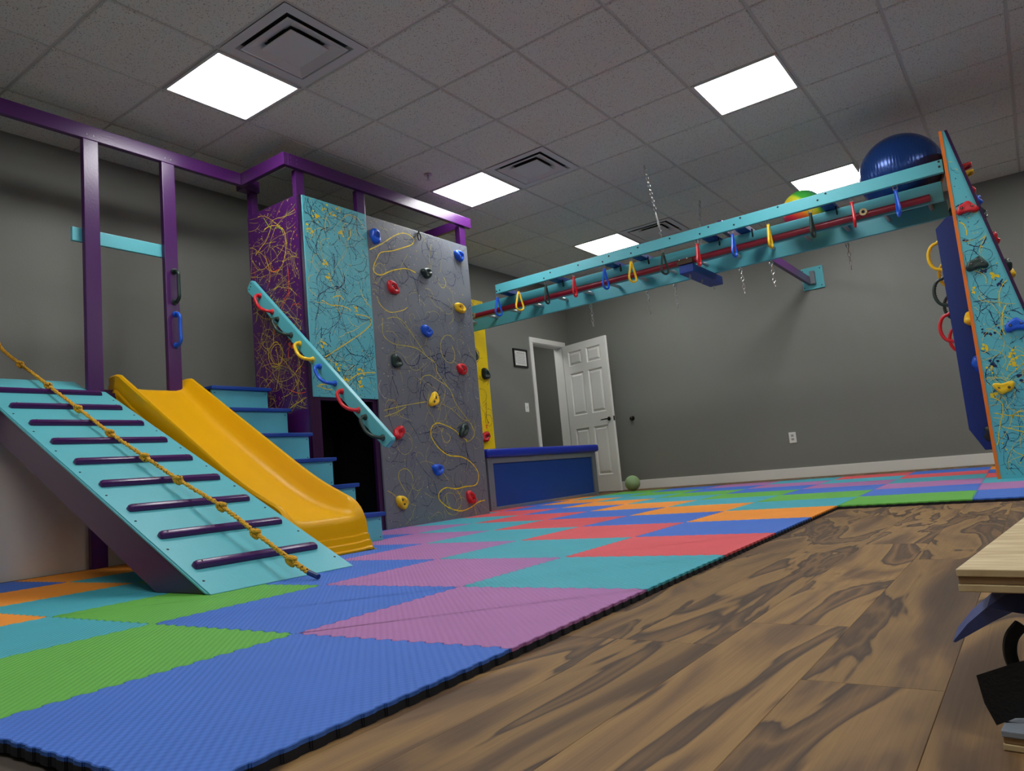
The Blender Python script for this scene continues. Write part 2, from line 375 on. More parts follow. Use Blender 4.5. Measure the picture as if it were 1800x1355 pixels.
for z0, z1 in rows:
    for u0 in (st, st+pw+mid):
        bm = bmesh.new()
        # recessed moulding + raised field, on both sides
        for s, v0, v1 in ((1, .021, .033), (-1, .015, .003)):
            def R(i, v): return [bm.verts.new((u0+i, v, z0+i)), bm.verts.new((u0+pw-i, v, z0+i)), bm.verts.new((u0+pw-i, v, z1-i)), bm.verts.new((u0+i, v, z1-i))]
            rr = [R(0, .036 if s > 0 else 0), R(.012, v0), R(.022, v0), R(.045, v1)]
            for A, B in zip(rr, rr[1:]):
                for i in range(4): bm.faces.new((A[i], A[(i+1) % 4], B[(i+1) % 4], B[i]))
            bm.faces.new(rr[-1])
        obj('door_panel', bm, WHITE, dl, M=DM)
bm = bmesh.new(); zc_ = 0.93
bmesh.ops.create_cone(bm, segments=20, radius1=.026, radius2=.026, depth=.012, cap_ends=True, matrix=Matrix.Translation((W_-.065, .042, zc_)) @ Matrix.Rotation(math.pi/2, 4, 'X'))
tube_bm(bm, [(W_-.065, .04, zc_), (W_-.065, .075, zc_), (W_-.085, .085, zc_), (W_-.175, .085, zc_-.004)], [.009, .009, .009, .006])
obj('door_handle', bm, DKMET, dl, smooth=True, M=DM, label='dark bronze lever handle')
bm = bmesh.new(); tube_bm(bm, [(W_-.065, 0, zc_), (W_-.065, -.04, zc_), (W_-.085, -.05, zc_), (W_-.175, -.05, zc_-.004)], .009)
bmesh.ops.create_cone(bm, segments=20, radius1=.026, radius2=.026, depth=.012, cap_ends=True, matrix=Matrix.Translation((W_-.065, -.006, zc_)) @ Matrix.Rotation(math.pi/2, 4, 'X'))
obj('door_handle', bm, DKMET, dl, smooth=True, M=DM, label='dark bronze lever handle')
bm = bmesh.new(); box(bm, (W_-.001, .005, zc_-.03), (W_+.002, .031, zc_+.03)); obj('latch_plate', bm, DKMET, dl, M=DM)
for hz in (.25, 1.0, 1.78):
    bm = bmesh.new(); tube_bm(bm, [(0, -.004, hz), (0, -.004, hz+.09)], .007); obj('hinge', bm, DKMET, dl, M=DM)
# wall bumper
t = thing('door_stop', 'round dark metal knob on the far wall beside the open door', 'door stop', (-4.359, YF, .935))
bm = bmesh.new(); bmesh.ops.create_cone(bm, segments=20, radius1=.03, radius2=.024, depth=.014, cap_ends=True, matrix=Matrix.Translation((-4.359, YF-.007, .935)) @ Matrix.Rotation(math.pi/2, 4, 'X'))
obj('rosette', bm, DKMET, t, smooth=True)
bm = bmesh.new(); bmesh.ops.create_uvsphere(bm, u_segments=16, v_segments=10, radius=.022, matrix=Matrix.Translation((-4.359, YF-.04, .935))); tube_bm(bm, [(-4.359, YF-.01, .935), (-4.359, YF-.04, .935)], .01)
obj('knob', bm, DKMET, t, smooth=True)
# framed certificate
t = thing('picture_frame', 'black framed white certificate on the wall left of the doorway', 'picture frame', (XL, 7.6, 1.68))
fy0, fy1, fz0, fz1 = 7.45, 7.755, 1.68, 1.915
bm = bmesh.new(); fw_ = .02
box(bm, (XL, fy0, fz0), (XL+.02, fy0+fw_, fz1)); box(bm, (XL, fy1-fw_, fz0), (XL+.02, fy1, fz1)); box(bm, (XL, fy0+fw_, fz0), (XL+.02, fy1-fw_, fz0+fw_)); box(bm, (XL, fy0+fw_, fz1-fw_), (XL+.02, fy1-fw_, fz1))
obj('frame', bm, mat('black_frame', S(22, 22, 22), 0.4), t)
bx('paper', (XL+.002, fy0+fw_, fz0+fw_), (XL+.008, fy1-fw_, fz1-fw_), mat('paper', S(225, 225, 220), 0.6), t)
bm = bmesh.new(); rr = random.Random(3)
for i in range(9):
    z = fz1-.05-i*.0175; y = fy0+.045+(.03 if i in (0, 8) else 0)
    while y < fy1-.05:
        l = rr.uniform(.008, .03)
        h = .006 if i != 0 else .009
        box(bm, (XL+.008, y, z-h/2), (XL+.0085, min(y+l, fy1-.045), z+h/2)); y += l+.006
obj('writing', bm, mat('ink', S(120, 120, 120), 0.6), t)
t = thing('light_switch', 'white light switch plate on the wall left of the doorway', 'light switch', (XL, 7.655, 1.11))
bx('plate', (XL, 7.615, 1.108), (XL+.006, 7.695, 1.224), WHITE, t, bev=.002); bx('toggle', (XL+.006, 7.65, 1.155), (XL+.014, 7.66, 1.178), WHITE, t)
t = thing('power_outlet', 'white double power outlet low on the far wall', 'outlet', (-2.345, YF, .406))
bx('plate', (-2.385, YF-.006, .406), (-2.305, YF, .53), WHITE, t, bev=.002)
for z in (.435, .478): bx('socket', (-2.36, YF-.009, z), (-2.33, YF-.005, z+.026), mat('socket_grey', S(170, 168, 160), .5), t, bev=.003)

# ---------------------------------------------------------------- foam mats
pal = {'blue': S(58, 110, 204), 'pink': S(172, 112, 170), 'teal': S(62, 168, 184), 'red': S(222, 84, 92), 'orange': S(244, 150, 40), 'green': S(96, 176, 62)}
def foam(name, col):
    m = bpy.data.materials.new('foam_'+name); m.use_nodes = True; nt = m.node_tree; p = nt.nodes['Principled BSDF']
    N = nt.nodes.new; L = nt.links.new
    p.inputs['Base Color'].default_value = col; p.inputs['Roughness'].default_value = 0.62
    tc = N('ShaderNodeTexCoord')
    wv = N('ShaderNodeTexWave'); wv.wave_type = 'BANDS'; wv.bands_direction = 'DIAGONAL'; wv.wave_profile = 'SIN'
    mp = N('ShaderNodeMapping'); mp.inputs['Rotation'].default_value = (0, 0, math.radians(45)); L(tc.outputs['Object'], mp.inputs['Vector'])
    sep = N('ShaderNodeSeparateXYZ'); L(mp.outputs[0], sep.inputs[0])
    nt.nodes.remove(wv)
    def wave(out, per):
        a = N('ShaderNodeMath'); a.operation = 'MULTIPLY'; a.inputs[1].default_value = 2*math.pi/per; L(out, a.inputs[0])
        s = N('ShaderNodeMath'); s.operation = 'SINE'; L(a.outputs[0], s.inputs[0]); return s.outputs[0]
    w1 = wave(sep.outputs[1], .0138); w2 = wave(sep.outputs[0], .0138)
    k = N('ShaderNodeMath'); k.operation = 'MULTIPLY'; k.inputs[1].default_value = .2; L(w2, k.inputs[0])
    ad = N('ShaderNodeMath'); L(w1, ad.inputs[0]); L(k.outputs[0], ad.inputs[1])
    b = N('ShaderNodeBump'); b.inputs['Strength'].default_value = 0.5; b.inputs['Distance'].default_value = 0.0014; L(ad.outputs[0], b.inputs['Height']); L(b.outputs[0], p.inputs['Normal'])
    n = N('ShaderNodeTexNoise'); n.inputs['Scale'].default_value = 5; n.inputs['Detail'].default_value = 6; L(tc.outputs['Object'], n.inputs['Vector'])
    r = N('ShaderNodeMapRange'); r.inputs[3].default_value = .9; r.inputs[4].default_value = 1.1; L(n.outputs['Fac'], r.inputs[0])
    h = N('ShaderNodeHueSaturation'); h.inputs['Color'].default_value = col; L(r.outputs[0], h.inputs['Value']); L(h.outputs[0], p.inputs['Base Color'])
    return m
FM = {k: foam(k, v) for k, v in pal.items()}
FD = mat('foam_dark_underside', S(24, 26, 34), 0.8)
SEQ = ['pink', 'teal', 'red', 'blue', 'orange', 'teal', 'green', 'blue']
TH = 0.0241; MO = Vector((-0.8512, 1.1215, 0))
mats_root = thing('puzzle_mat_floor', 'floor mat of interlocking coloured foam tiles in blue, pink, teal, red, orange and green', 'play mat', (-2.5, 4, 0))
NT = 26
def edge_pts():
    """tooth profile along one side: (s, offset)"""
    p = []; w_ = T/NT
    for i in range(NT):
        s0 = i*w_; A = .0042
        sg = 1 if i % 2 == 0 else -1
        p += [(s0+w_*.12, 0), (s0+w_*.02, sg*A*0.9), (s0+w_*.25, sg*A*1.15), (s0+w_*.75, sg*A*1.15), (s0+w_*.98, sg*A*0.9), (s0+w_*.88, 0)]
    return p
EP = edge_pts()
def tile_mesh(front=False, right=False):
    out = [(0, 0)]
    g = .0006; fy = -.04 if front else 0
    out = [(g, g+fy)]+[(s, o*(.3 if front else 1)+g+fy) for s, o in EP]+[(T-g, g+fy)]+[(T+o*(.3 if right else 1)-g, s) for s, o in EP]+[(T-g, T-g)]+[(s, T+o-g) for s, o in reversed(EP)]+[(g, T-g)]+[(o+g, s) for s, o in reversed(EP)]
    bm = bmesh.new(); th = .02
    lv = [0, .013, .0185, .02]; ins = [0, 0, 0, .0012]
    cx = T/2; rings = []
    for z, i in zip(lv, ins):
        rings.append([bm.verts.new((cx+(x-cx)*(1-i/cx), cx+(y-cx)*(1-i/cx), z)) for x, y in out])
    n = len(out)
    f = bm.faces.new(rings[-1]); f.material_index = 0
    f = bm.faces.new(rings[0][::-1]); f.material_index = 1
    for q in range(3):
        for i in range(n):
            f = bm.faces.new((rings[q][i], rings[q][(i+1) % n], rings[q+1][(i+1) % n], rings[q+1][i])); f.material_index = 1 if q == 0 else 0
    me = bpy.data.meshes.new('foam_tile'); bm.to_mesh(me); bm.free()
    me.materials.append(FM['blue']); me.materials.append(FD); return me
TMESH = {(f, r): tile_mesh(f, r) for f in (False, True) for r in (False, True)}
c_, s_ = math.cos(TH), math.sin(TH)
for a in range(-1, 11):
    for j in range(-6, 6):
        if (j >= 0 and a < 5) or (j == -6 and a == 10): continue
        col = SEQ[(a+j+1) % 8]
        o = bpy.data.objects.new('foam_tile', TMESH[(a == -1, j == -1 and a < 5)]); COL.objects.link(o); o.parent = mats_root
        # th is negative: x axis leans, y axis leans
        o.location = Vector((MO.x+j*T*c_-a*T*s_, MO.y+j*T*s_+a*T*c_, 0))-mats_root.location
        o.rotation_euler = (0, 0, TH)
        o.material_slots[0].link = 'OBJECT'; o.material_slots[0].material = FM[col]
        o['label'] = col+' foam tile'
# ---------------------------------------------------------------- paint drizzle
def ribbon(bm, M, pts, wd, h):
    L = []; Rr = []; n = len(pts)
    for i, (x, y) in enumerate(pts):
        a = pts[max(i-1, 0)]; b = pts[min(i+1, n-1)]; tx, ty = b[0]-a[0], b[1]-a[1]; l = math.hypot(tx, ty) or 1
        ww = wd[i] if isinstance(wd, list) else wd
        if i in (0, n-1): ww *= .3
        nx, ny = -ty/l*ww/2, tx/l*ww/2
        L.append(bm.verts.new(M @ Vector((x+nx, y+ny, h)))); Rr.append(bm.verts.new(M @ Vector((x-nx, y-ny, h))))
    for i in range(n-1): bm.faces.new((L[i], L[i+1], Rr[i+1], Rr[i]))
def splat(parent, M, inside, W, H, colour, n, seed, wmin=.0012, wmax=.004, wig=.5, ln=(20, 60), dots=80, h=.001, ang=None, blobs=0, traced=(), step=.012, loops=0):
    r = random.Random(seed); bm = bmesh.new()
    for tr in traced:
        pts, wd = tr
        pp = crspline([Vector((x, y, 0)) for x, y in pts], 7)
        ribbon(bm, M, [(p.x, p.y) for p in pp], [wd*r.uniform(.6, 1.25) for _ in pp], h+.0006)
    for k in range(n):
        x, y = r.uniform(0, W), r.uniform(0, H); t = r.uniform(0, 6.28) if ang is None else r.gauss(ang[0], ang[1])+(math.pi if r.random() < .5 else 0)
        pts = []; turn = r.uniform(-.16, .16)*wig*2; wd0 = r.uniform(wmin, wmax) if r.random() > .15 else wmax*1.6; ws = []
        lp = k < loops
        if lp: turn = r.choice((-1, 1))*r.uniform(.08, .2)
        for i in range(r.randint(*ln)*(2 if lp else 1)):
            if not inside(x, y): break
            pts.append((x, y)); ws.append(wd0*r.uniform(.5, 1.2))
            t += turn+(r.gauss(0, .22)*wig if not lp else r.gauss(0, .05)); x += math.cos(t)*step; y += math.sin(t)*step
            if not lp: turn *= .96
        if len(pts) > 3: ribbon(bm, M, pts, ws, h)
    for k in range(dots+blobs):
        x, y = r.uniform(0, W), r.uniform(0, H)
        if not (inside(x-.01, y) and inside(x+.01, y)): continue
        big = k >= dots
        if big:
            for q in range(9):
                xx, yy = x+r.gauss(0, .016), y+r.gauss(0, .016); rd = r.uniform(.003, .011)
                if not (inside(xx-.014, yy) and inside(xx+.014, yy)): continue
                vs = [bm.verts.new(M @ Vector((xx+rd*r.uniform(.7, 1.3)*math.cos(i*math.pi/4), yy+rd*r.uniform(.7, 1.3)*math.sin(i*math.pi/4), h+q*.00005))) for i in range(8)]; bm.faces.new(vs)
        else:
            rd = r.uniform(.0012, .0045)
            vs = [bm.verts.new(M @ Vector((x+rd*math.cos(i*math.pi/3), y+rd*math.sin(i*math.pi/3), h))) for i in range(6)]; bm.faces.new(vs)
    return obj('paint_drizzle', bm, DRY[colour], parent, smooth='keep', kind='stuff', label=colour+' paint drizzle')
# ---------------------------------------------------------------- climbing hold builder
def hold_bm(seed, L=.062, Wd=.042, Ht=.04, lobes=3, bolts=2):
    r = random.Random(seed); bm = bmesh.new(); n = 28
    ph = [r.uniform(0, 6.28) for _ in range(4)]
    def rad(t):
        base = 1/math.sqrt((math.cos(t)/L)**2+(math.sin(t)/Wd)**2)
        return base*(1+.13*math.sin(lobes*t+ph[0])+.08*math.sin(2*t+ph[1])+.04*math.sin(5*t+ph[2]))
    prof = [(0, 1.0), (.25, 1.04), (.55, 1.02), (.85, .9), (1.0, .72), (1.0, .55), (.78, .36), (.62, .18)]
    rings = []
    for hh, sc in prof:
        ring = []
        for i in range(n):
            t = 2*math.pi*i/n; q = rad(t)*sc
            z = hh*Ht*(1+.16*math.sin(2*t+ph[3])+.07*math.sin(3*t+ph[1]))
            ring.append(bm.verts.new((q*math.cos(t), q*math.sin(t), z if hh > 0 else 0)))
        rings.append(ring)
    for A, B in zip(rings, rings[1:]):
        for i in range(n): bm.faces.new((A[i], A[(i+1) % n], B[(i+1) % n], B[i]))
    bm.faces.new(rings[-1])
    return bm
def saddle_bm(seed, L=.075, Wd=.043, Ht=.036, bend=.014):
    """two-bolt bean hold with a wavy upper edge"""
    r = random.Random(seed); bm = bmesh.new(); n = 36
    out = []
    ph = r.uniform(-.5, .5)
    for i in range(n):
        t = 2*math.pi*i/n
        x = L*math.copysign(abs(math.cos(t))**.8, math.cos(t)); y = Wd*math.sin(t)
        y += .22*Wd*math.cos(x/L*math.pi*(1.0)+ph)-bend*(x/L)**2+(.16*Wd*math.sin(6*x/L+ph) if math.sin(t) > 0 else 0)
        out.append((x, y))
    prof = [(0, 1.0), (.3, 1.03), (.65, .98), (.9, .86), (1.0, .66), (.96, .4)]
    rings = []
    for hh, sc in prof: rings.append([bm.verts.new((x*(.25*1+.75*sc) if sc < 1 else x*sc, y*sc, hh*Ht*(1+.12*math.sin(3*x/L)))) for x, y in out])
    for A, B in zip(rings, rings[1:]):
        for i in range(n): bm.faces.new((A[i], A[(i+1) % n], B[(i+1) % n], B[i]))
    bm.faces.new(rings[-1])
    return bm
HOLD = {}
for s in range(5): HOLD[s] = hold_bm(40+s*3, L=.062+.004*(s % 3), Wd=.045-.003*(s % 2), Ht=.042, lobes=3 if s % 2 else 2)
def mk_hold(parent, P, U, V, N, rot, colour, kind, scale=1.0, seed=0):
    bm = saddle_bm(seed) if kind == 's' else hold_bm(40+seed*3, lobes=3 if seed % 2 else 2)
    M = basis(P, U, V, N) @ Matrix.Rotation(rot, 4, 'Z') @ Matrix.Scale(scale, 4)
    o = obj('climbing_hold', bm, HC[colour], parent, smooth=True, M=M, label=('dark green' if colour == 'green' else colour)+' climbing hold', angle=70)
    zt = .0355 if kind == 's' else .029
    spots = [(-.035, .004), (.035, .004)] if kind == 's' else [(-.022, .004), (.022, -.004)]
    for (x, y) in spots:
        b = bmesh.new()
        bmesh.ops.create_cone(b, segments=14, radius1=.0105, radius2=.0105, depth=.006, cap_ends=True, matrix=Matrix.Translation((x, y, zt-.001)))
        c = obj('bolt_recess', b, SCREW, o, M=Matrix.Translation(wloc(o)))
        c.matrix_basis = Matrix.Identity(4)
        b = bmesh.new(); bmesh.ops.create_cone(b, segments=8, radius1=.006, radius2=.005, depth=.004, cap_ends=True, matrix=Matrix.Translation((x, y, zt+.0025)))
        c = obj('bolt', b, BOLT, o, M=Matrix.Identity(4)); c.matrix_basis = Matrix.Identity(4)
    return o
def screws(parent, pts, N, r=.0045, m=None):
    N = Vector(N).normalized(); bm = bmesh.new()
    for p in pts:
        q = Vector((0, 0, 1)).rotation_difference(N).to_matrix().to_4x4()
        bmesh.ops.create_cone(bm, segments=8, radius1=r, radius2=r, depth=.002, cap_ends=True, matrix=Matrix.Translation(Vector(p)+N*.0005) @ q)
    return obj('screw', bm, m or SCREW, parent, kind='stuff')
# ---------------------------------------------------------------- climbing tower
TX, TB = -4.0, -4.6              # front and rear of the tower
TY0, TY1 = 3.25, 5.13
PZ0 = .338+.655                  # underside of the turquoise panel
TOPZ = 2.445
tower = thing('climbing_tower', 'tall purple, turquoise and grey splatter-painted climbing tower with holds and a dark doorway', 'climbing wall', (-4.3, 4.2, 0.02))
G0 = TY0+.64                     # grey panel starts
bx('grey_panel', (TX-.018, G0, .02), (TX, TY1, TOPZ), GREYP, tower, bev=.003, label='grey splattered climbing panel')
bx('turquoise_panel', (TX-.012, TY0+.025, PZ0), (TX+.006, G0-.004, TOPZ), TEAL, tower, bev=.004, label='turquoise splattered panel above the dark doorway')
bx('purple_panel', (TB, TY0-.002, .02), (TX-.02, TY0+.016, TOPZ), PURP, tower, bev=.003, label='purple splattered side panel')
bx('corner_post', (TX-.038, TY0+.0, .02), (TX-.001, TY0+.09, TOPZ-.0), PURPD, tower, bev=.004)
bx('door_post', (TX-.045, G0-.045, .02), (TX-.018, G0-.0, PZ0+.03), PURPD, tower, bev=.003)
bx('door_header', (TX-.045, TY0+.09, PZ0-.02), (TX-.008, G0-.045, PZ0+.03), PURPD, tower, bev=.003)
bx('door_jamb', (TX-.02, TY0+.025, .02), (TX-.0005, TY0+.075, PZ0-.0), PURPD, tower, bev=.003)
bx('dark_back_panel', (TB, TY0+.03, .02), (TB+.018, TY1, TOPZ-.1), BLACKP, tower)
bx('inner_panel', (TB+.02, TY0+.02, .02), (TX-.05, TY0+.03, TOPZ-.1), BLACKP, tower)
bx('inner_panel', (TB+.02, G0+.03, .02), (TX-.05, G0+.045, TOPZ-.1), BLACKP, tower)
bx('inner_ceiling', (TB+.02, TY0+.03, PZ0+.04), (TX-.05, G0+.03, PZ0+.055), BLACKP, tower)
bx('end_panel', (TB, TY1-.018, .02), (TX-.02, TY1, TOPZ), GREYP, tower)
# overhead frame
FR = thing('overhead_frame', 'purple timber overhead frame with posts above the slide, stairs and tower', 'play frame', (-4.5, 3, 0.02))
PX = -4.5                        # platform front plane
BZ0, BZ1 = 2.635, 2.728
bx('top_rail', (PX-.038, 0.9, BZ0), (PX, TY0-.11, BZ1), PURP, FR, bev=.004)
bx('top_rail', (PX-.038, TY0-.11+.001, BZ0), (TX-.0, TY0-.072, BZ1), PURP, FR, bev=.004)
bx('top_rail', (TX-.036, TY0-.0715, BZ0), (TX+.002, TY1+.09, BZ1), PURP, FR, bev=.004)
bx('top_rail', (PX-.1, TY1-.01, BZ0-.0), (TX-.036, TY1+.028, BZ1-.01), PURP, FR, bev=.004)
def post(x0, y0, x1, y1, z0, z1): return bx('post', (x0, y0, z0), (x1, y1, z1), PURP, FR, bev=.004)
post(PX-.038, 2.035, PX, 2.127, .02, BZ0); post(PX-.038, 2.535, PX, 2.625, .02, BZ0); post(PX-.038, 1.40, PX, 1.49, .02, BZ0)
post(TB-.02, TY0+.018, TB+.035, TY0+.075, TOPZ-.3, BZ0)
bx('rail_joint', (TB-.02, TY0-.071, BZ0), (PX-.04, TY0+.076, BZ1-.004), PURP, FR, bev=.002)
post(TX-.062, TY0+.002, TX-.022, TY0+.078, TOPZ-.5, BZ0)
post(TX-.06, G0-.065, TX-.02, G0+.02, TOPZ-.5, BZ0)
post(TX-.075, TY1-.06, TX-.02, TY1+.02, TOPZ-.5, BZ0)
screws(FR, [(PX+.0005, y, z) for y in (2.06, 2.1, 2.56, 2.6) for z in (BZ0+.03,)]+[(TX+.0025, y, z) for y in (TY0-.05, TY0+.0, TY1+.03, TY1+.06) for z in (BZ0+.03, BZ0+.06)], (1, 0, 0), m=BOLT, r=.003)
bx('cross_bar', (PX-.06, 1.98, 1.978), (PX-.038, 2.6, 2.065), TEAL, FR, bev=.004, label='turquoise bar between two purple posts')
# platform
deck = thing('platform', 'raised platform behind the slide with a pale board closing its side', 'platform', (-4.85, 2.3, 0.02))
bx('deck_board', (XL+.01, 1.4, 1.02), (PX-.04, TY0-.1, 1.075), PURPD, deck, bev=.003)
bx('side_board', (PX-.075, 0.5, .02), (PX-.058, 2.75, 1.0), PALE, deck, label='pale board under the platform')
bx('deck_beam', (PX-.038, 2.13, .93), (PX-.004, 2.53, 1.05), PURPD, deck, bev=.003)
bx('deck_beam', (PX-.038, 1.3, .93), (PX-.004, 2.03, 1.05), PURPD, deck, bev=.003)
def grab(parent, A, B, out, colour, sag=.035, bow=.05, name='grab_handle', r=.0115, down=(0, 0, -1)):
    """plastic grab handle between two feet A and B, standing off along out"""
    A = Vector(A); B = Vector(B); out = Vector(out); dn = Vector(down); d = B-A
    pts = [A, A+out*bow*.55+d*.0, A+out*bow+d*.12+dn*sag*.35, A+out*bow+d*.3+dn*sag*.8, A+out*bow*1.0+d*.5+dn*sag, A+out*bow+d*.7+dn*sag*.8, A+out*bow+d*.88+dn*sag*.35, B+out*bow*.55, B]
    p = crspline(pts, 4); n = len(p)
    rad = [r*(1.15 if (i < 4 or i > n-5) else 1) for i in range(n)]
    bm = bmesh.new(); tube_bm(bm, p, rad, 10)
    q = Vector((0, 0, 1)).rotation_difference(out).to_matrix().to_4x4()
    for P in (A, B):
        bmesh.ops.create_cone(bm, segments=14, radius1=.021, radius2=.015, depth=.014, cap_ends=True, matrix=Matrix.Translation(P+out*.008) @ q)
    o = obj(name, bm, HC[colour], parent, smooth=True, label=('dark green' if colour == 'green' else colour)+' grab handle', angle=60)
    bm = bmesh.new()
    for P, s in ((A, 1), (B, -1)):
        bmesh.ops.create_cone(bm, segments=8, radius1=.007, radius2=.006, depth=.005, cap_ends=True, matrix=Matrix.Translation(P-d.normalized()*.013*s+out*.014) @ q)
    obj('screw', bm, BOLT, o, kind='stuff')
    return o
for (a, b, c) in (((308, 478), (313, 532), 'green'), ((311, 553), (316, 608), 'blue')):
    A = on(a[0], a[1], 0, PX); B = on(b[0], b[1], 0, PX); A.y = B.y = 2.592
    grab(FR, A, B, (1, 0, 0), c, sag=0.0, bow=.055)
# paint on the tower
def inr(W, H, m=.006): return lambda x, y: m < x < W-m and m < y < H-m
GM = basis((TX, G0, .02), (0, 1, 0), (0, 0, 1), (1, 0, 0)); GW, GH = TY1-G0, TOPZ-.02
def tr(crop, pts, org, wd, ax=0, val=TX):
    x0, y0, s = crop; out = []
    for (x, y) in pts:
        P = on(x0+x*s, y0+y*s, ax, val)
        out.append((P.y-org[0], P.z-org[1]) if ax == 0 else (P.x-org[0], P.z-org[1]))
    return out, wd
og = (G0, .02)
cA, cB, cC, cD = (640, 360, .1225), (640, 520, .1333), (640, 680, .1845), (430, 470, .2362)
tY = [tr(cA, [(70, 645), (250, 560), (420, 450), (540, 408), (640, 430), (710, 500), (680, 570), (560, 615), (400, 660), (240, 685), (180, 770), (130, 900), (160, 980), (250, 1005), (380, 950), (520, 920), (620, 920), (740, 975)], og, .0085),
      tr(cC, [(980, 510), (920, 470), (860, 410), (760, 360), (690, 345), (640, 390), (640, 470), (690, 560), (760, 625), (820, 655), (920, 665), (1000, 705), (1060, 770), (1088, 840), (1065, 930), (960, 950), (870, 970), (780, 960), (720, 1000), (710, 1060), (760, 1120), (840, 1165), (930, 1180), (1010, 1150), (1090, 1095), (1150, 1080)], og, .0095),
      tr(cB, [(170, 10), (190, 80), (250, 160), (340, 215), (430, 210), (520, 185), (570, 150)], og, .006)]
tG = [tr(cB, [(240, 290), (240, 450), (260, 530), (330, 600), (420, 640), (560, 660), (680, 690), (760, 740), (850, 820), (940, 890), (960, 1000), (1040, 1120), (1130, 1240), (1180, 1340)], og, .005),
      tr(cB, [(300, 300), (390, 280), (480, 310), (560, 400), (640, 520), (720, 640), (800, 760)], og, .005),
      tr(cC, [(830, 60), (880, 170), (960, 280), (1020, 360), (1050, 450), (1010, 510), (965, 515)], og, .006),
      tr(cC, [(400, 1010), (330, 880), (340, 800), (400, 780), (450, 830), (470, 900)], og, .005),
      tr(cC, [(185, 225), (300, 195), (420, 170), (590, 140)], og, .005), tr(cC, [(190, 285), (300, 245), (400, 190)], og, .005),
      tr(cC, [(220, 990), (260, 1010), (320, 1060)], og, .005), tr(cC, [(740, 160), (830, 210), (930, 300), (980, 320)], og, .004),
      tr(cB, [(740, 1160), (770, 1070), (860, 1045), (940, 1090), (1060, 1170), (1130, 1230)], og, .005)]
splat(tower, GM, inr(GW, GH), GW, GH, 'yellow', 0, 1, traced=tY, dots=60, h=.0018)
splat(tower, GM, inr(GW, GH), GW, GH, 'gold', 80, 2, .0012, .0032, wig=.9, ln=(10, 36), dots=240, h=.0014, traced=tG, loops=10)
splat(tower, GM, inr(GW, GH), GW, GH, 'navy', 210, 3, .0014, .0036, wig=.8, ln=(6, 34), dots=260, h=.001, ang=(-.75, .55), loops=12)
splat(tower, GM, inr(GW, GH), GW, GH, 'violet', 90, 4, .0012, .0036, wig=.8, ln=(6, 26), dots=120, h=.0006, ang=(-.4, .6))
splat(tower, GM, inr(GW, GH), GW, GH, 'white', 14, 5, .001, .002, wig=.9, ln=(8, 20), dots=200, h=.0012)
ot = (TY0+.025, PZ0); TW, TH2 = G0-.004-TY0-.025, TOPZ-PZ0
TM = basis((TX+.006, TY0+.025, PZ0), (0, 1, 0), (0, 0, 1), (1, 0, 0))
tT = [tr(cD, [(590, 670), (700, 600), (850, 500), (930, 430), (925, 380), (880, 360), (820, 350)], ot, .007), tr(cD, [(750, 860), (830, 800), (900, 785), (970, 785)], ot, .007), tr(cD, [(530, 880), (600, 905), (650, 912)], ot, .006)]
splat(tower, TM, inr(TW, TH2), TW, TH2, 'navy', 230, 11, .0014, .0036, wig=.6, ln=(6, 34), dots=420, h=.001, ang=(-.9, .35), loops=3)
splat(tower, TM, inr(TW, TH2), TW, TH2, 'yellow', 26, 12, .0012, .0045, wig=.7, ln=(8, 26), dots=160, h=.0014, traced=tT, blobs=16)
splat(tower, TM, inr(TW, TH2), TW, TH2, 'gold', 30, 13, .001, .0022, wig=.6, ln=(14, 40), dots=40, h=.0012, ang=(-.9, .4))
PM = basis((TB, TY0-.002, .9), (1, 0, 0), (0, 0, 1), (0, -1, 0)); PWd, PHt = TX-.02-TB, TOPZ-.9
splat(tower, PM, inr(PWd, PHt), PWd, PHt, 'yellow', 46, 21, .0014, .0030, wig=.35, ln=(14, 46), dots=220, h=.0014, loops=3, ang=(.9, .6))
splat(tower, PM, inr(PWd, PHt), PWd, PHt, 'gold', 130, 22, .001, .0022, wig=.5, ln=(12, 44), dots=260, h=.001, ang=(.05, .35), loops=5)
splat(tower, PM, inr(PWd, PHt), PWd, PHt, 'orange', 14, 23, .0012, .003, wig=.35, ln=(10, 30), dots=80, h=.0018, blobs=3)
splat(tower, PM, inr(PWd, PHt), PWd, PHt, 'green', 7, 24, .0016, .004, wig=.6, ln=(10, 26), dots=20, h=.0016)
# holds on the grey panel
HP = [(661, 414, 'blue', 1.9), (751, 478, 'green', .3), (808, 448, 'blue', -.7), (692, 505, 'red', -.5), (810, 540, 'yellow', -.6), (751, 580, 'blue', -.35), (698, 634, 'green', -.5),
      (813, 647, 'red', -.6), (764, 701, 'yellow', 1.1), (816, 755, 'green', .6), (702, 759, 'red', .9), (771, 823, 'blue', 0), (708, 881, 'yellow', -.9), (829, 873, 'red', -.7)]
for i, (x, y, c, rt) in enumerate(HP):
    mk_hold(tower, on(x-3, y+2, 0, TX), (0, 1, 0), (0, 0, 1), (1, 0, 0), rt, c, 'h', 1.0, seed=i % 5)
# carabiner at the top of the grey panel
P = on(737, 416, 0, TX+.02)
cb_ = thing('carabiner', 'small black carabiner hanging near the top edge of the grey climbing panel', 'carabiner', P)
pts = [Vector((P.x, P.y+.018*math.cos(t), P.z+.03*math.sin(t))) for t in [i*math.pi/8 for i in range(16)]]
tube('hook', pts, .005, mat('black_metal', S(20, 22, 22), .35, metal=.6), cb_, closed=True)
tube('bolt', [(TX, P.y, P.z+.035), (TX+.03, P.y, P.z+.035)], .005, BOLT, cb_)
tube('swivel', [(P.x, P.y, P.z+.028), (P.x, P.y, P.z+.05)], .007, MATS['black_metal'], cb_)
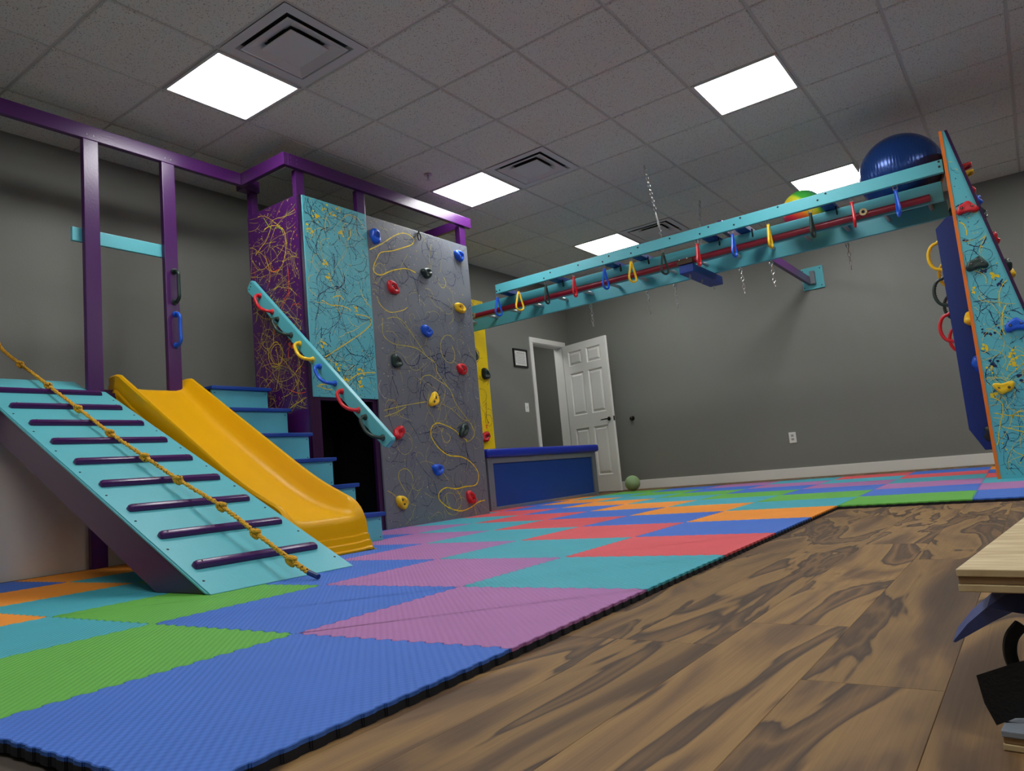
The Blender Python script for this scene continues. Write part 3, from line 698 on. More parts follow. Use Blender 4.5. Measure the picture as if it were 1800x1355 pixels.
# ---------------------------------------------------------------- staircase
stairs = thing('staircase', 'turquoise stairs with blue treads climbing between the yellow slide and the tower', 'stairs', (-3.9, 3, 0.02))
sx = [-3.292, -3.506, -3.704, -3.926, -4.138, -4.345]; sz = [.188, .376, .555, .739, .928, 1.10]
SY0, SY1 = 2.745, 3.185
prevz = .02
for i in range(6):
    bx('riser', (sx[i]-.035, SY0, prevz), (sx[i]-.017, SY1-.012, sz[i]-.024), TEAL, stairs, bev=.002)
    xb = (sx[i+1]-.03) if i < 5 else PX
    bx('tread', (xb, SY0-.01, sz[i]-.024), (sx[i], SY1+.012, sz[i]), BLUEP, stairs, bev=.005, label='blue stair tread')
    screws(stairs, [(sx[i]-.017, y, z) for y in (SY0+.02, SY1-.03) for z in (prevz+.02, sz[i]-.045)], (1, 0, 0), r=.0035)
    prevz = sz[i]
for y in (SY0+.001, SY1-.011):
    bm = bmesh.new()
    poly = [Vector((sx[0]-.036, y, .02))]
    for i in range(6):
        poly.append(Vector((sx[i]-.036, y, sz[i]-.025)))
        if i < 5: poly.append(Vector((sx[i+1]-.036, y, sz[i]-.025)))
    poly += [Vector((PX+.001, y, sz[5]-.025)), Vector((PX+.001, y, .02))]
    prism_bm(bm, poly, (0, .01, 0)); obj('stringer', bm, PURPD, stairs)
# ---------------------------------------------------------------- handrail board
hr = thing('handrail_board', 'sloping turquoise board with six coloured grab handles beside the stairs', 'handrail', (-3.9, 3.2, .5))
YH = TY0-.05
cA1, cA2 = on(441, 492, 1, YH), on(690, 771, 1, YH); cB1, cB2 = on(435, 497, 1, YH), on(676, 782, 1, YH)
d = (cA2-cA1).normalized(); nrm = Vector((-d.z, 0, d.x)); nrm = nrm if nrm.z > 0 else -nrm
hgt = .088
lo = cA1-nrm*hgt; hi = cA2-nrm*hgt
poly = [cA1+d*.005, cA2-d*.012, cA2-nrm*.012, hi-d*.01+nrm*.01, hi-d*.035, lo+d*.02, lo+nrm*.02, cA1-nrm*.012]
bm = bmesh.new(); prism_bm(bm, poly, (0, .036, 0)); bmesh.ops.bevel(bm, geom=list(bm.edges), offset=.003, segments=2, affect='EDGES')
obj('board', bm, TEAL, hr)
screws(hr, [cA1+d*.02-nrm*.02+Vector((0, -.001, 0)), cA1+d*.03-nrm*.04+Vector((0, -.001, 0)), cA1+d*.03-nrm*.065+Vector((0, -.001, 0))], (0, -1, 0))
for (a, b, c) in (((457, 520), (479, 548), 'red'), ((488, 561), (512, 589), 'green'), ((527, 604), (550, 632), 'yellow'), ((562, 644), (589, 674), 'blue'), ((601, 688), (630, 721), 'red'), ((642, 733), (673, 769), 'green')):
    grab(hr, on(a[0], a[1], 1, YH), on(b[0], b[1], 1, YH), (0, -1, 0), c, sag=.03, bow=.05, down=-nrm)
# ---------------------------------------------------------------- slide
sl = thing('slide', 'yellow plastic slide coming down between the ramp and the stairs', 'slide', (-3.7, 2.46, .02))
SLY0, SLY1 = 2.20, 2.70; SC = (SLY0+SLY1)/2
# stations down the slide: x, bed height, rim height, foot of the outer wall, flare of the foot
prof = [(-4.60, 1.085, 1.165, 1.00, .006), (-4.50, 1.075, 1.165, .99, .006), (-4.42, 1.02, 1.12, .945, .006), (-4.2, .87, .985, .795, .006), (-4.0, .735, .86, .66, .006), (-3.75, .575, .705, .50, .006), (-3.5, .42, .55, .34, .006), (-3.35, .335, .46, .24, .007), (-3.22, .275, .39, .15, .008), (-3.1, .235, .335, .06, .010), (-3.02, .215, .30, .021, .012)]
pp = []
for i_ in range(len(prof)-1):
    q0, q1, q2, q3 = prof[max(i_-1, 0)], prof[i_], prof[i_+1], prof[min(i_+2, len(prof)-1)]
    for k_ in range(4):
        t_ = k_/4
        pp.append(tuple(0.5*(2*b_+(c_x-a_)*t_+(2*a_-5*b_+4*c_x-d_x)*t_*t_+(3*b_-a_-3*c_x+d_x)*t_**3) for a_, b_, c_x, d_x in zip(q0, q1, q2, q3)))
pp += [prof[-1], (-2.985, .208, .278, .021, .012), (-2.962, .2035, .252, .021, .012), (-2.948, .198, .228, .021, .013), (-2.938, .186, .206, .021, .013), (-2.932, .165, .18, .021, .013), (-2.930, .125, .135, .021, .013),
       (-2.928, .104, .112, .021, .014), (-2.916, .098, .105, .021, .014), (-2.913, .07, .078, .021, .016), (-2.902, .063, .07, .021, .016), (-2.899, .038, .044, .021, .018), (-2.886, .032, .036, .021, .022), (-2.884, .021, .024, .0205, .024)]
def cross(x, zb, zr, zf, fl):
    """points across the slide, from -y to +y: outer wall foot, rib, rim, bed, rim, rib, outer wall foot"""
    hw = .25; d_ = zr-zb; e_ = zb-zf
    rib = .006 if e_ > .03 else 0
    pts = [(-hw-fl, zf), (-hw-fl*.8, zf+e_*.2), (-hw-.002, zf+e_*.32), (-hw-.002-rib, zf+e_*.5), (-hw-.002-rib, zf+e_*.75), (-hw, zf+e_*.9), (-hw-rib*.6, zb+d_*.15), (-hw+.004, zb+d_*.4), (-hw+.003, zr-d_*.12), (-hw+.012, zr), (-hw+.028, zr-d_*.02), (-hw+.042, zr-d_*.2), (-hw+.06, zb+d_*.42), (-hw+.085, zb+d_*.14), (-hw+.12, zb+d_*.03), (-.05, zb)]
    return pts+[(-y, z) for y, z in reversed(pts)]
bm = bmesh.new(); rows_ = []
for p in pp:
    rows_.append([bm.verts.new((p[0], SC+y, z)) for y, z in cross(*p)])
for A, B in zip(rows_, rows_[1:]):
    for i in range(len(A)-1): bm.faces.new((A[i], A[i+1], B[i+1], B[i]))
o = obj('slide_bed', bm, SLIDEY, sl, smooth=True, angle=38); so = o.modifiers.new('s', 'SOLIDIFY'); so.thickness = .006; so.offset = -1
# ---------------------------------------------------------------- climbing ramp
rp = thing('climbing_ramp', 'turquoise climbing ramp with purple rungs and purple sides in front of the slide', 'ramp', (-3.4, 1.8, .02))
RY0, RY1 = 1.475, 2.135
A0 = Vector((-2.405, 0, .02)); A1 = Vector((-4.66, 0, 1.135)); rd_ = (A1-A0).normalized(); rn = Vector((-rd_.z, 0, rd_.x)); rn = rn if rn.z > 0 else -rn
def rpt(s, y, h): return A0+rd_*s+rn*h+Vector((0, y, 0))
RL = (A1-A0).length
bm = bmesh.new()
sp = (4.497-2.405)/abs(rd_.x)
top = [rpt(0, RY0, 0), rpt(RL, RY0, 0), rpt(RL, 2.03, 0), rpt(sp, 2.03, 0), rpt(sp, RY1, 0), rpt(0, RY1, 0)]
bot = [p_-rn*.018 for p_ in top]
bot[0] = top[0]+Vector((-.036, 0, 0)); bot[5] = top[5]+Vector((-.036, 0, 0))
vt = [bm.verts.new(p_) for p_ in top]; vb = [bm.verts.new(p_) for p_ in bot]
bm.faces.new(vt); bm.faces.new(vb[::-1])
for i in range(6): bm.faces.new((vt[i], vb[i], vb[(i+1) % 6], vt[(i+1) % 6]))
bmesh.ops.bevel(bm, geom=[e for e in bm.edges], offset=.005, segments=2, affect='EDGES')
obj('ramp_board', bm, TEAL, rp)
for y in (RY0+.01, RY1-.045):
    bm = bmesh.new()
    k = .018; hh = .15
    poly = [rpt(.02, y, -k), rpt(RL-.01, y, -k), rpt(RL-.01, y, -k-hh), rpt(0, y, 0)+Vector((-.26, 0, 0))+Vector((0, 0, 0))]
    z_ = .02
    # side rail: lower edge parallel to the board, cut flat on the floor
    low = rpt(0, y, -k-hh); tt = (.0205-low.z)/rd_.z; lowp = low+rd_*tt
    fr = rpt(.0, y, -k); t2 = (.0205-fr.z)/rd_.z; frp = fr+rd_*t2
    poly = [frp, rpt(sp-.002, y, -k), rpt(sp-.002, y, -k-hh), lowp]
    prism_bm(bm, poly, (0, .036, 0)); bmesh.ops.bevel(bm, geom=list(bm.edges), offset=.003, segments=1, affect='EDGES')
    obj('side_rail', bm, PURPD, rp)
xs = [-4.242, -4.006, -3.776, -3.542, -3.308, -3.071, -2.836, -2.606]
xs = [xs[0]-.2345]+xs
xs = [-4.437+i*.2319 for i in range(9)]
for x in xs:
    s = (x-A0.x)/rd_.x
    bm = bmesh.new()
    prof_ = [(-.017, 0), (-.019, .012), (-.014, .022), (0, .026), (.014, .022), (.019, .012), (.017, 0)]
    secs = []
    ys = [RY0+.046, RY0+.05, RY0+.06, RY1-.07, RY1-.06, RY1-.056]; scs = [.35, .8, 1, 1, .8, .35]
    for y, sc in zip(ys, scs): secs.append([bm.verts.new(rpt(s+a*(.7+.3*sc), y, .0+h*sc)) for a, h in prof_])
    for A, B in zip(secs, secs[1:]):
        for i in range(len(A)): bm.faces.new((A[i], A[(i+1) % len(A)], B[(i+1) % len(A)], B[i]))
    bm.faces.new(secs[0]); bm.faces.new(secs[-1][::-1])
    obj('rung', bm, PURP, rp, smooth=True, label='purple rung')
    screws(rp, [rpt(s, y, .0258) for y in (RY0+.075, (RY0+RY1)/2-.05, RY1-.09)], rn, r=.0035, m=mat('raw_wood_spot', S(120, 84, 60), .7))
    screws(rp, [rpt(s-.1, y, .0) for y in (RY0+.03, RY1-.03)], rn, r=.005)
# ---------------------------------------------------------------- knotted rope
ropt = [(-14, 572), (0, 608), (10, 632), (32, 662), (60, 685), (81, 701), (134, 739), (192, 771), (255, 803), (314, 843), (390, 890), (450, 937), (513, 985), (544, 1001), (562, 1005)]
RYC = 1.80
rp3 = []
for (x, y) in ropt:
    P = on(x, y, 1, RYC)
    # never below the board
    rel = P-Vector((A0.x, RYC, A0.z)); hgt_ = rel.dot(rn)
    if hgt_ < .036: P = P+rn*(.036-hgt_)
    rp3.append(P)
rp3[-1] = rp3[-1]-rn*.02; rp3[-2] = rp3[-2]-rn*.012
rope = thing('knotted_rope', 'yellow knotted climbing rope lying down the turquoise ramp', 'rope', (-3.4, 1.8, .3))
def rope_mat():
    m = bpy.data.materials.new('yellow_rope'); m.use_nodes = True; nt = m.node_tree; p = nt.nodes['Principled BSDF']; N = nt.nodes.new; L = nt.links.new
    tc = N('ShaderNodeTexCoord'); w1 = N('ShaderNodeTexWave'); w1.inputs['Scale'].default_value = 28; w1.inputs['Distortion'].default_value = 4; w1.bands_direction = 'X'; L(tc.outputs['Object'], w1.inputs['Vector'])
    v = N('ShaderNodeTexVoronoi'); v.inputs['Scale'].default_value = 55; L(tc.outputs['Object'], v.inputs['Vector'])
    mr = N('ShaderNodeMapRange'); mr.inputs[1].default_value = .16; mr.inputs[2].default_value = .24; L(v.outputs['Distance'], mr.inputs[0])
    mx = N('ShaderNodeMix'); mx.data_type = 'RGBA'; mx.inputs[6].default_value = S(40, 30, 20); mx.inputs[7].default_value = S(232, 172, 40); L(mr.outputs[0], mx.inputs[0]); L(mx.outputs[2], p.inputs['Base Color'])
    b = N('ShaderNodeBump'); b.inputs['Strength'].default_value = .8; b.inputs['Distance'].default_value = .004; L(w1.outputs['Fac'], b.inputs['Height']); L(b.outputs[0], p.inputs['Normal']); p.inputs['Roughness'].default_value = .8
    return m
ROPE = rope_mat()
path = crspline(rp3[:-1], 10)
# three twisted strands
for k in range(3):
    pts = []; acc = 0
    for i, p in enumerate(path):
        if i: acc += (p-path[i-1]).length
        t = (path[min(i+1, len(path)-1)]-path[max(i-1, 0)]).normalized(); x = t.cross(Vector((0, 1, 0))).normalized(); y = Vector((0, 1, 0))
        a = acc*95+k*2.094
        pts.append(p+(x*math.cos(a)+y*math.sin(a))*.0052)
    tube('strand', pts, .0062, ROPE, rope, n=6)
tube('taped_end', [rp3[-2], rp3[-1]], .0105, mat('dark_blue_tape', S(24, 50, 110), .5), rope, label='dark blue taped end')
for idx in (3, 5, 6, 7, 8, 9, 10, 11, 12):
    P = rp3[idx]; bm = bmesh.new()
    t = (rp3[idx+1]-rp3[idx-1]).normalized(); x = t.cross(Vector((0, 1, 0))).normalized()
    pts = [P+t*(.018*math.cos(2*a))*.8+(x*math.cos(a)+Vector((0, 1, 0))*math.sin(a))*.0135 for a in [i*2*math.pi/16 for i in range(16)]]
    tube_bm(bm, pts, .0085, 7, closed=True)
    pts = [P+t*(.012*math.sin(a))+(x*math.cos(a+1)+Vector((0, 1, 0))*math.sin(a+1))*.011 for a in [i*2*math.pi/14 for i in range(14)]]
    tube_bm(bm, pts, .008, 7, closed=True)
    obj('knot', bm, ROPE, rope, smooth=True)
# ---------------------------------------------------------------- bench box
bn = thing('storage_bench', 'blue and grey storage bench with a blue padded top in front of the doorway', 'bench', (-4.55, 6.5, .0))
BX = -4.24; B0, B1 = 5.47, 7.53; bz = .515
bx('front_panel', (BX-.03, B0+.06, .05), (BX-.018, B1-.06, bz-.03), mat('deep_blue_panel', S(0, 60, 142), .5, var=.04), bn, label='blue front panel')
bx('frame_post', (BX-.05, B0, .02), (BX, B0+.085, bz), GREYP, bn, bev=.003); bx('frame_post', (BX-.05, B1-.085, .02), (BX, B1, bz), GREYP, bn, bev=.003)
bx('frame_rail', (BX-.05, B0+.085, bz-.055), (BX-.002, B1-.085, bz), GREYP, bn, bev=.003); bx('frame_rail', (BX-.05, B0+.085, .02), (BX-.002, B1-.085, .05), GREYP, bn, bev=.003)
bx('side_panel', (BX-.6, B0+.002, .02), (BX-.05, B0+.02, bz), GREYP, bn); bx('side_panel', (BX-.6, B1-.02, .02), (BX-.05, B1-.002, bz), GREYP, bn); bx('back_panel', (BX-.62, B0, .02), (BX-.6, B1, bz), GREYP, bn)
screws(bn, [(BX, B0+.03+d_, bz-.03) for d_ in (0, .03)]+[(BX, B0+.04, z) for z in (.06, .09)]+[(BX, (B0+B1)/2, bz-.03)], (1, 0, 0), r=.003)
bm = bmesh.new(); box(bm, (BX-.6, B0-.03, bz), (BX+.035, B1+.045, bz+.085), .034, seg=4)
obj('cushion', bm, VINYL, bn, smooth=True, label='blue padded vinyl cushion')
# ---------------------------------------------------------------- yellow climbing panel on the left wall
yp = thing('yellow_climbing_panel', 'tall yellow splattered climbing panel on the wall behind the grey tower', 'climbing wall', (XL+.02, 6.3, .02))
bx('panel', (XL+.001, 5.68, .02), (XL+.03, 6.88, 2.43), YELP, yp, bev=.002)
YMx = basis((XL+.03, 5.68, .02), (0, 1, 0), (0, 0, 1), (1, 0, 0))
splat(yp, YMx, inr(1.2, 2.41), 1.2, 2.41, 'navy', 60, 31, .002, .005, wig=.9, ln=(10, 40), dots=300, h=.001, loops=14)
splat(yp, YMx, inr(1.2, 2.41), 1.2, 2.41, 'plum', 90, 32, .0025, .006, wig=.9, ln=(8, 30), dots=500, h=.0014, loops=6)
splat(yp, YMx, inr(1.2, 2.41), 1.2, 2.41, 'orange', 4, 33, .003, .006, ln=(6, 12), dots=10, h=.0018, blobs=6)
for i, (x, y, c) in enumerate(((852, 658, 'green'), (852, 768, 'red'), (831, 627, 'green'))):
    P = on(x, y, 0, XL+.03)
    mk_hold(yp, P, (0, 1, 0), (0, 0, 1), (1, 0, 0), -.6+i, c, 'h', 1.25, seed=i+1)
# ---------------------------------------------------------------- monkey bars
mb = thing('monkey_bars', 'long turquoise overhead ladder with a maroon pipe running from the tower to the climbing prism', 'monkey bars', (-2.6, 6.2, 1.99))
z0 = CZ
NR, FRY = 6.02, 6.50
bx('near_rail', (-5.17, NR-.018, z0+1.665), (-.32, NR+.018, z0+1.808), TEAL, mb, bev=.004, label='turquoise near rail')
bx('far_rail', (-5.17, FRY-.0, z0+1.665), (-.33, FRY+.036, z0+1.808), TEAL, mb, bev=.004, label='turquoise far rail')
tube('maroon_pipe', [(-5.1, NR-.043, z0+1.685), (-.40, NR-.043, z0+1.70)], .026, MAROON, mb, n=14, label='maroon foam-covered pipe')
for i in range(16):
    x = -5.02+i*.3055
    tube('ladder_rung', [(x, NR+.018, z0+1.755), (x, FRY, z0+1.755)], .016, GALV, mb, n=12, label='grey metal rung')
for x in (-4.15, -3.56, -2.95, -2.67, -2.02, -1.74, -1.07):
    bx('cross_slat', (x-.045, 5.86, z0+1.810), (x+.045, FRY+.03, z0+1.846), BLUEP, mb, bev=.003, label='blue cross slat')
RB = 5.82
bx('ring_beam', (-4.22, RB, z0+1.812), (-.285, RB+.038, z0+1.905), TEAL, mb, bev=.004, label='turquoise beam the rings hang from')
screws(mb, [on(px, py, 1, RB-.0005) for px, py in ((873, 512), (878, 510), (956, 489), (967, 479), (1016, 466), (1059, 460), (1070, 450), (1109, 445), (1121, 435), (1177, 419), (1230, 411), (1245, 399), (1290, 395), (1301, 383), (1367, 364), (1437, 352), (1451, 340), (1650, 284), (1651, 293))], (0, -1, 0), r=.008)
for x, y in ((-4.63, 1.69), (-.84, 1.712)):
    bm = bmesh.new()
    bmesh.ops.create_cone(bm, segments=16, radius1=.027, radius2=.027, depth=.03, cap_ends=True, matrix=Matrix.Translation((x, NR-.07, z0+y)) @ Matrix.Rotation(math.pi/2, 4, 'X'))
    obj('clamp', bm, mat('brass', S(196, 176, 130), .4, metal=.4), mb, smooth=True, label='round pale clamp on the maroon pipe')
    bm = bmesh.new(); bmesh.ops.create_cone(bm, segments=12, radius1=.012, radius2=.012, depth=.004, cap_ends=True, matrix=Matrix.Translation((x, NR-.087, z0+y)) @ Matrix.Rotation(math.pi/2, 4, 'X')); obj('clamp_hole', bm, SCREW, mb)
# blue suspension block
sb = thing('suspension_block', 'dark blue block with eye bolts under the middle of the monkey bars', 'mounting block', (-2.2, 6.3, z0+1.6))
bx('block', (-2.335, 5.95, z0+1.585), (-2.205, 6.68, z0+1.663), mat('navy_block', S(20, 62, 150), .4, var=.05), sb, bev=.008)
bx('top_plate', (-2.34, 5.935, z0+1.663), (-2.2, 5.975, z0+1.70), mat('dark_wood_plate', S(70, 52, 30), .5), sb)
for y in (6.02, 6.3, 6.6):
    pts = [Vector((-2.27, y+.02*math.cos(a), z0+1.562+.02*math.sin(a))) for a in [i*math.pi/8 for i in range(16)]]
    tube('eye_bolt', pts, .0035, STEEL, sb, closed=True)
tube('bolt_head', [(-2.31, 5.94, z0+1.705), (-2.31, 5.925, z0+1.705)], .008, BOLT, sb); tube('bolt_head', [(-2.24, 5.94, z0+1.705), (-2.24, 5.925, z0+1.705)], .008, BOLT, sb)
# wall arm
arm = thing('wall_brace', 'purple brace arm running from the far wall over the monkey bars on a turquoise plate', 'brace', (-1.86, 8.8, 2.2))
bx('arm', (-1.925, 5.885, z0+1.848), (-1.888, YF-.04, z0+1.938), PURP, arm, bev=.003)
bx('wall_plate', (-1.99, YF-.022, z0+1.80), (-1.755, YF, z0+2.06), TEAL, arm, bev=.004, label='turquoise wall plate')
bx('bracket', (-1.888, YF-.10, z0+1.85), (-1.84, YF-.022, z0+2.0), mat('bracket_grey', S(120, 126, 132), .4, metal=.3), arm, bev=.003)
screws(arm, [(x, YF-.022, z) for x in (-1.975, -1.785) for z in (z0+1.83, z0+2.03)], (0, -1, 0), r=.007)
# rings
def make_ring(colour, P, label):
    t = thing('hanging_ring', label, 'gym ring', P, 'triangle rings hanging under the turquoise beam')
    x, y, z = P; yc = y+.019
    # drop-shaped handle in the y-z plane
    sh = [(0, -.042), (.010, -.055), (.022, -.095), (.036, -.14), (.047, -.178), (.042, -.205), (.020, -.218), (0, -.221), (-.020, -.218), (-.042, -.205), (-.047, -.178), (-.036, -.14), (-.022, -.095), (-.010, -.055)]
    rng_ = random.Random(int(abs(x)*1000)); tw = rng_.uniform(-.35, .35)
    pts = crspline([Vector((x+q*math.sin(tw), yc+q*math.cos(tw), z+h)) for q, h in sh], 3, closed=True)
    tube('handle', pts, .0095, HC[colour], t, n=8, closed=True, label=('dark green' if colour == 'green' else colour)+' plastic triangle')
    bm = bmesh.new(); tube_bm(bm, [(x, yc, z-.035), (x, yc, z-.06)], [.013, .011], 8); obj('neck', bm, HC[colour], t, smooth=True)
    bm = bmesh.new()
    for s in (-1, 1):
        tube_bm(bm, [(x+s*.014, yc-.012, z+.004), (x+s*.014, yc, z-.02), (x+s*.006, yc, z-.036), (x, yc, z-.04)], .0028, 6)
    tube_bm(bm, [(x-.016, yc, z-.028), (x+.016, yc, z-.028)], .0025, 6)
    obj('hook', bm, STEEL, t, smooth=True)
rx = [-4.218, -3.956, -3.634, -3.320, -2.994, -2.723, -2.416, -2.106, -1.803, -1.512, -1.189, -0.892, -0.597]
rc = ['blue', 'yellow', 'green', 'red', 'blue', 'yellow', 'green', 'red', 'blue', 'yellow', 'green', 'red', 'blue']
ordw = ['first', 'second', 'third', 'fourth', 'fifth', 'sixth', 'seventh', 'eighth', 'ninth', 'tenth', 'eleventh', 'twelfth', 'last']
for x, c, w_ in zip(rx, rc, ordw):
    nm = 'dark green' if c == 'green' else c
    make_ring(c, (x, RB, z0+1.812), '%s triangle ring, %s from the left under the turquoise beam' % (nm, w_) if w_ != 'last' else 'blue triangle ring at the right end of the row, below the big blue ball')
# small swivel hooks under the slats
for x, lb in ((-3.50, 'between the third and fourth rings'), (-2.88, 'between the fifth and sixth rings'), (-2.60, 'between the sixth and seventh rings'), (-1.95, 'between the eighth and ninth rings'), (-1.67, 'just right of the ninth ring'), (-1.02, 'between the eleventh and twelfth rings')):
    t = thing('swivel_hook', 'small dark snap hook under a blue slat '+lb, 'hook', (x, 5.94, z0+1.81), 'snap hooks under the blue slats')
    pts = [Vector((x, 5.94+.011*math.cos(a), z0+1.765+.022*math.sin(a))) for a in [i*math.pi/6 for i in range(12)]]
    tube('hook', pts, .004, MATS['black_metal'], t, n=6, closed=True)
    tube('swivel', [(x, 5.94, z0+1.812), (x, 5.94, z0+1.785)], .006, MATS['black_metal'], t, n=6)
# chains
def chain_bm(bm, A, B, pitch=.038, wire=.0032, lw_=.0115):
    A = Vector(A); B = Vector(B); d = B-A; n = max(1, int(d.length/pitch)); d.normalize()
    x = d.cross(Vector((0, 1, 0.01))).normalized(); y = d.cross(x)
    for i in range(n):
        c = A+d*pitch*(i+.5); s = x if i % 2 else y
        pts = []
        hl = pitch*.5+.0015
        for k in range(10):
            a = 2*math.pi*k/10; pts.append(c+d*(hl*math.cos(a))+s*(lw_*math.sin(a)))
        tube_bm(bm, pts, wire, 4, closed=True)
cl = ['far left, hanging above the open door', 'second from the left behind the ladder', 'third from the left, left of the blue block', 'fourth from the left, right of the blue block', 'fifth from the left, beside the purple arm', 'rightmost, right of the wall plate']
for (x, l) in zip((-3.56, -2.915, -2.63, -1.985, -1.712, -1.082), cl):
    t = thing('hanging_chain', 'short steel chain under the far rail, '+l, 'chain', (x, 6.56, z0+1.665), 'short chains hanging behind the far rail')
    bm = bmesh.new(); chain_bm(bm, (x, 6.56, z0+1.70), (x+.002, 6.56, z0+1.40)); chain_bm(bm, (x-.014, 6.56, z0+1.70), (x-.002, 6.56, z0+1.61)); obj('links', bm, STEEL, t, kind='stuff')
    tube('eye_screw', [(x, 6.536, z0+1.70), (x, 6.57, z0+1.70)], .004, STEEL, t)
for (P0, P1, l) in (((-2.437, 5.708, ZC), (-2.41, 5.84, z0+1.93), 'long steel chain from the ceiling to the turquoise ring beam'), ((-2.421, 6.948, ZC), (-2.335, 6.52, z0+1.82), 'long steel chain from the ceiling to the far rail of the ladder')):
    t = thing('support_chain', l, 'chain', P0)
    P0 = Vector(P0); P1 = Vector(P1); dd = P1-P0; near = P0.y < 6
    bm = bmesh.new(); chain_bm(bm, P0, P0+dd*.66, pitch=.034, lw_=.011, wire=.0034); obj('links', bm, STEEL, t, kind='stuff')
    tube('turnbuckle', [P0+dd*.66, P0+dd*.70, P0+dd*.86, P0+dd*.9], [.003, .008, .008, .003], STEEL, t, n=10)
    Q = P0+dd*.9; tube('hook', crspline([Q, Q+Vector((.012, 0, -.02)), Q+Vector((-.01, 0, -.04)), P1+Vector((0, 0, .01)), P1-Vector((0, 0, .015))], 4), .0035, STEEL, t)
    bm = bmesh.new(); bmesh.ops.create_cone(bm, segments=20, radius1=.034, radius2=.034, depth=.004, cap_ends=True, matrix=Matrix.Translation(P0+Vector((0, 0, .001)))); obj('ceiling_hole', bm, VD, t, label='dark hole in the ceiling tile')
# ---------------------------------------------------------------- balls
def ball_mat(name, build):
    m = bpy.data.materials.new(name); m.use_nodes = True; build(m.node_tree, m.node_tree.nodes['Principled BSDF']); return m
def b_blue(nt, p):
    N = nt.nodes.new; L = nt.links.new; tc = N('ShaderNodeTexCoord')
    p.inputs['Base Color'].default_value = S(26, 64, 130); p.inputs['Roughness'].default_value = .24; p.inputs['Metallic'].default_value = .35
    n = N('ShaderNodeTexNoise'); n.inputs['Scale'].default_value = 250; L(tc.outputs['Object'], n.inputs['Vector'])
    b = N('ShaderNodeBump'); b.inputs['Strength'].default_value = .08; b.inputs['Distance'].default_value = .001; L(n.outputs['Fac'], b.inputs['Height'])
    s = N('ShaderNodeSeparateXYZ'); L(tc.outputs['Object'], s.inputs[0]); a = N('ShaderNodeMath'); a.operation = 'MULTIPLY'; a.inputs[1].default_value = 150; L(s.outputs[0], a.inputs[0])
    q = N('ShaderNodeMath'); q.operation = 'SINE'; L(a.outputs[0], q.inputs[0]); q2 = N('ShaderNodeMath'); q2.operation = 'POWER'; q3 = N('ShaderNodeMath'); q3.operation = 'ABSOLUTE'; L(q.outputs[0], q3.inputs[0]); L(q3.outputs[0], q2.inputs[0]); q2.inputs[1].default_value = 6
    b2 = N('ShaderNodeBump'); b2.inputs['Strength'].default_value = .5; b2.inputs['Distance'].default_value = .0015; L(q2.outputs[0], b2.inputs['Height']); L(b.outputs[0], b2.inputs['Normal']); L(b2.outputs[0], p.inputs['Normal'])
def b_rain(nt, p):
    N = nt.nodes.new; L = nt.links.new; tc = N('ShaderNodeTexCoord')
    n = N('ShaderNodeTexNoise'); n.inputs['Scale'].default_value = 5; L(tc.outputs['Object'], n.inputs['Vector'])
    mp = N('ShaderNodeMapping'); mp.inputs['Rotation'].default_value = (0, math.radians(0), 0); L(tc.outputs['Object'], mp.inputs['Vector'])
    dt = N('ShaderNodeVectorMath'); dt.operation = 'DOT_PRODUCT'; dt.inputs[1].default_value = (.62, .2, .75); L(tc.outputs['Object'], dt.inputs[0])
    ad = N('ShaderNodeMath'); ad.operation = 'MULTIPLY_ADD'; ad.inputs[1].default_value = .05; L(n.outputs['Fac'], ad.inputs[0]); L(dt.outputs['Value'], ad.inputs[2])
    mr = N('ShaderNodeMapRange'); mr.inputs[1].default_value = -.14; mr.inputs[2].default_value = .19; L(ad.outputs[0], mr.inputs[0])
    r = N('ShaderNodeValToRGB'); L(mr.outputs[0], r.inputs[0]); e = r.color_ramp.elements
    e[0].position = 0; e[0].color = S(150, 30, 80); e[1].position = 1; e[1].color = S(70, 120, 170)
    for pos, c in ((.14, S(215, 40, 60)), (.30, S(240, 110, 30)), (.42, S(240, 210, 50)), (.56, S(215, 225, 50)), (.64, S(70, 185, 60)), (.82, S(60, 175, 70)), (.9, S(80, 150, 120))):
        q = e.new(pos); q.color = c
    L(r.outputs[0], p.inputs['Base Color']); p.inputs['Roughness'].default_value = .4
def ball(name, P, r, m, label, seg=48):
    bm = bmesh.new(); bmesh.ops.create_uvsphere(bm, u_segments=seg, v_segments=seg//2, radius=r)
    me = bpy.data.meshes.new(name); bm.to_mesh(me); bm.free(); me.materials.append(m)
    for q in me.polygons: q.use_smooth = True
    o = bpy.data.objects.new(name, me); COL.objects.link(o); o.location = P; tag(o, label, 'ball'); return o
ball('exercise_ball', (-.585, 6.27, z0+2.03), .297, ball_mat('blue_ball_vinyl', b_blue), 'large glossy dark blue exercise ball resting on the ladder', 64)
ball('rainbow_ball', (-1.325, 6.26, z0+1.945), .165, ball_mat('rainbow_vinyl', b_rain), 'medium rainbow-coloured ball resting on the ladder beside the big blue ball')
ball('green_ball', (-4.19, 8.30, .098), .095, mat('sage_green_rubber', S(150, 182, 128), .45, var=.03), 'small sage green ball on the floor by the open door')
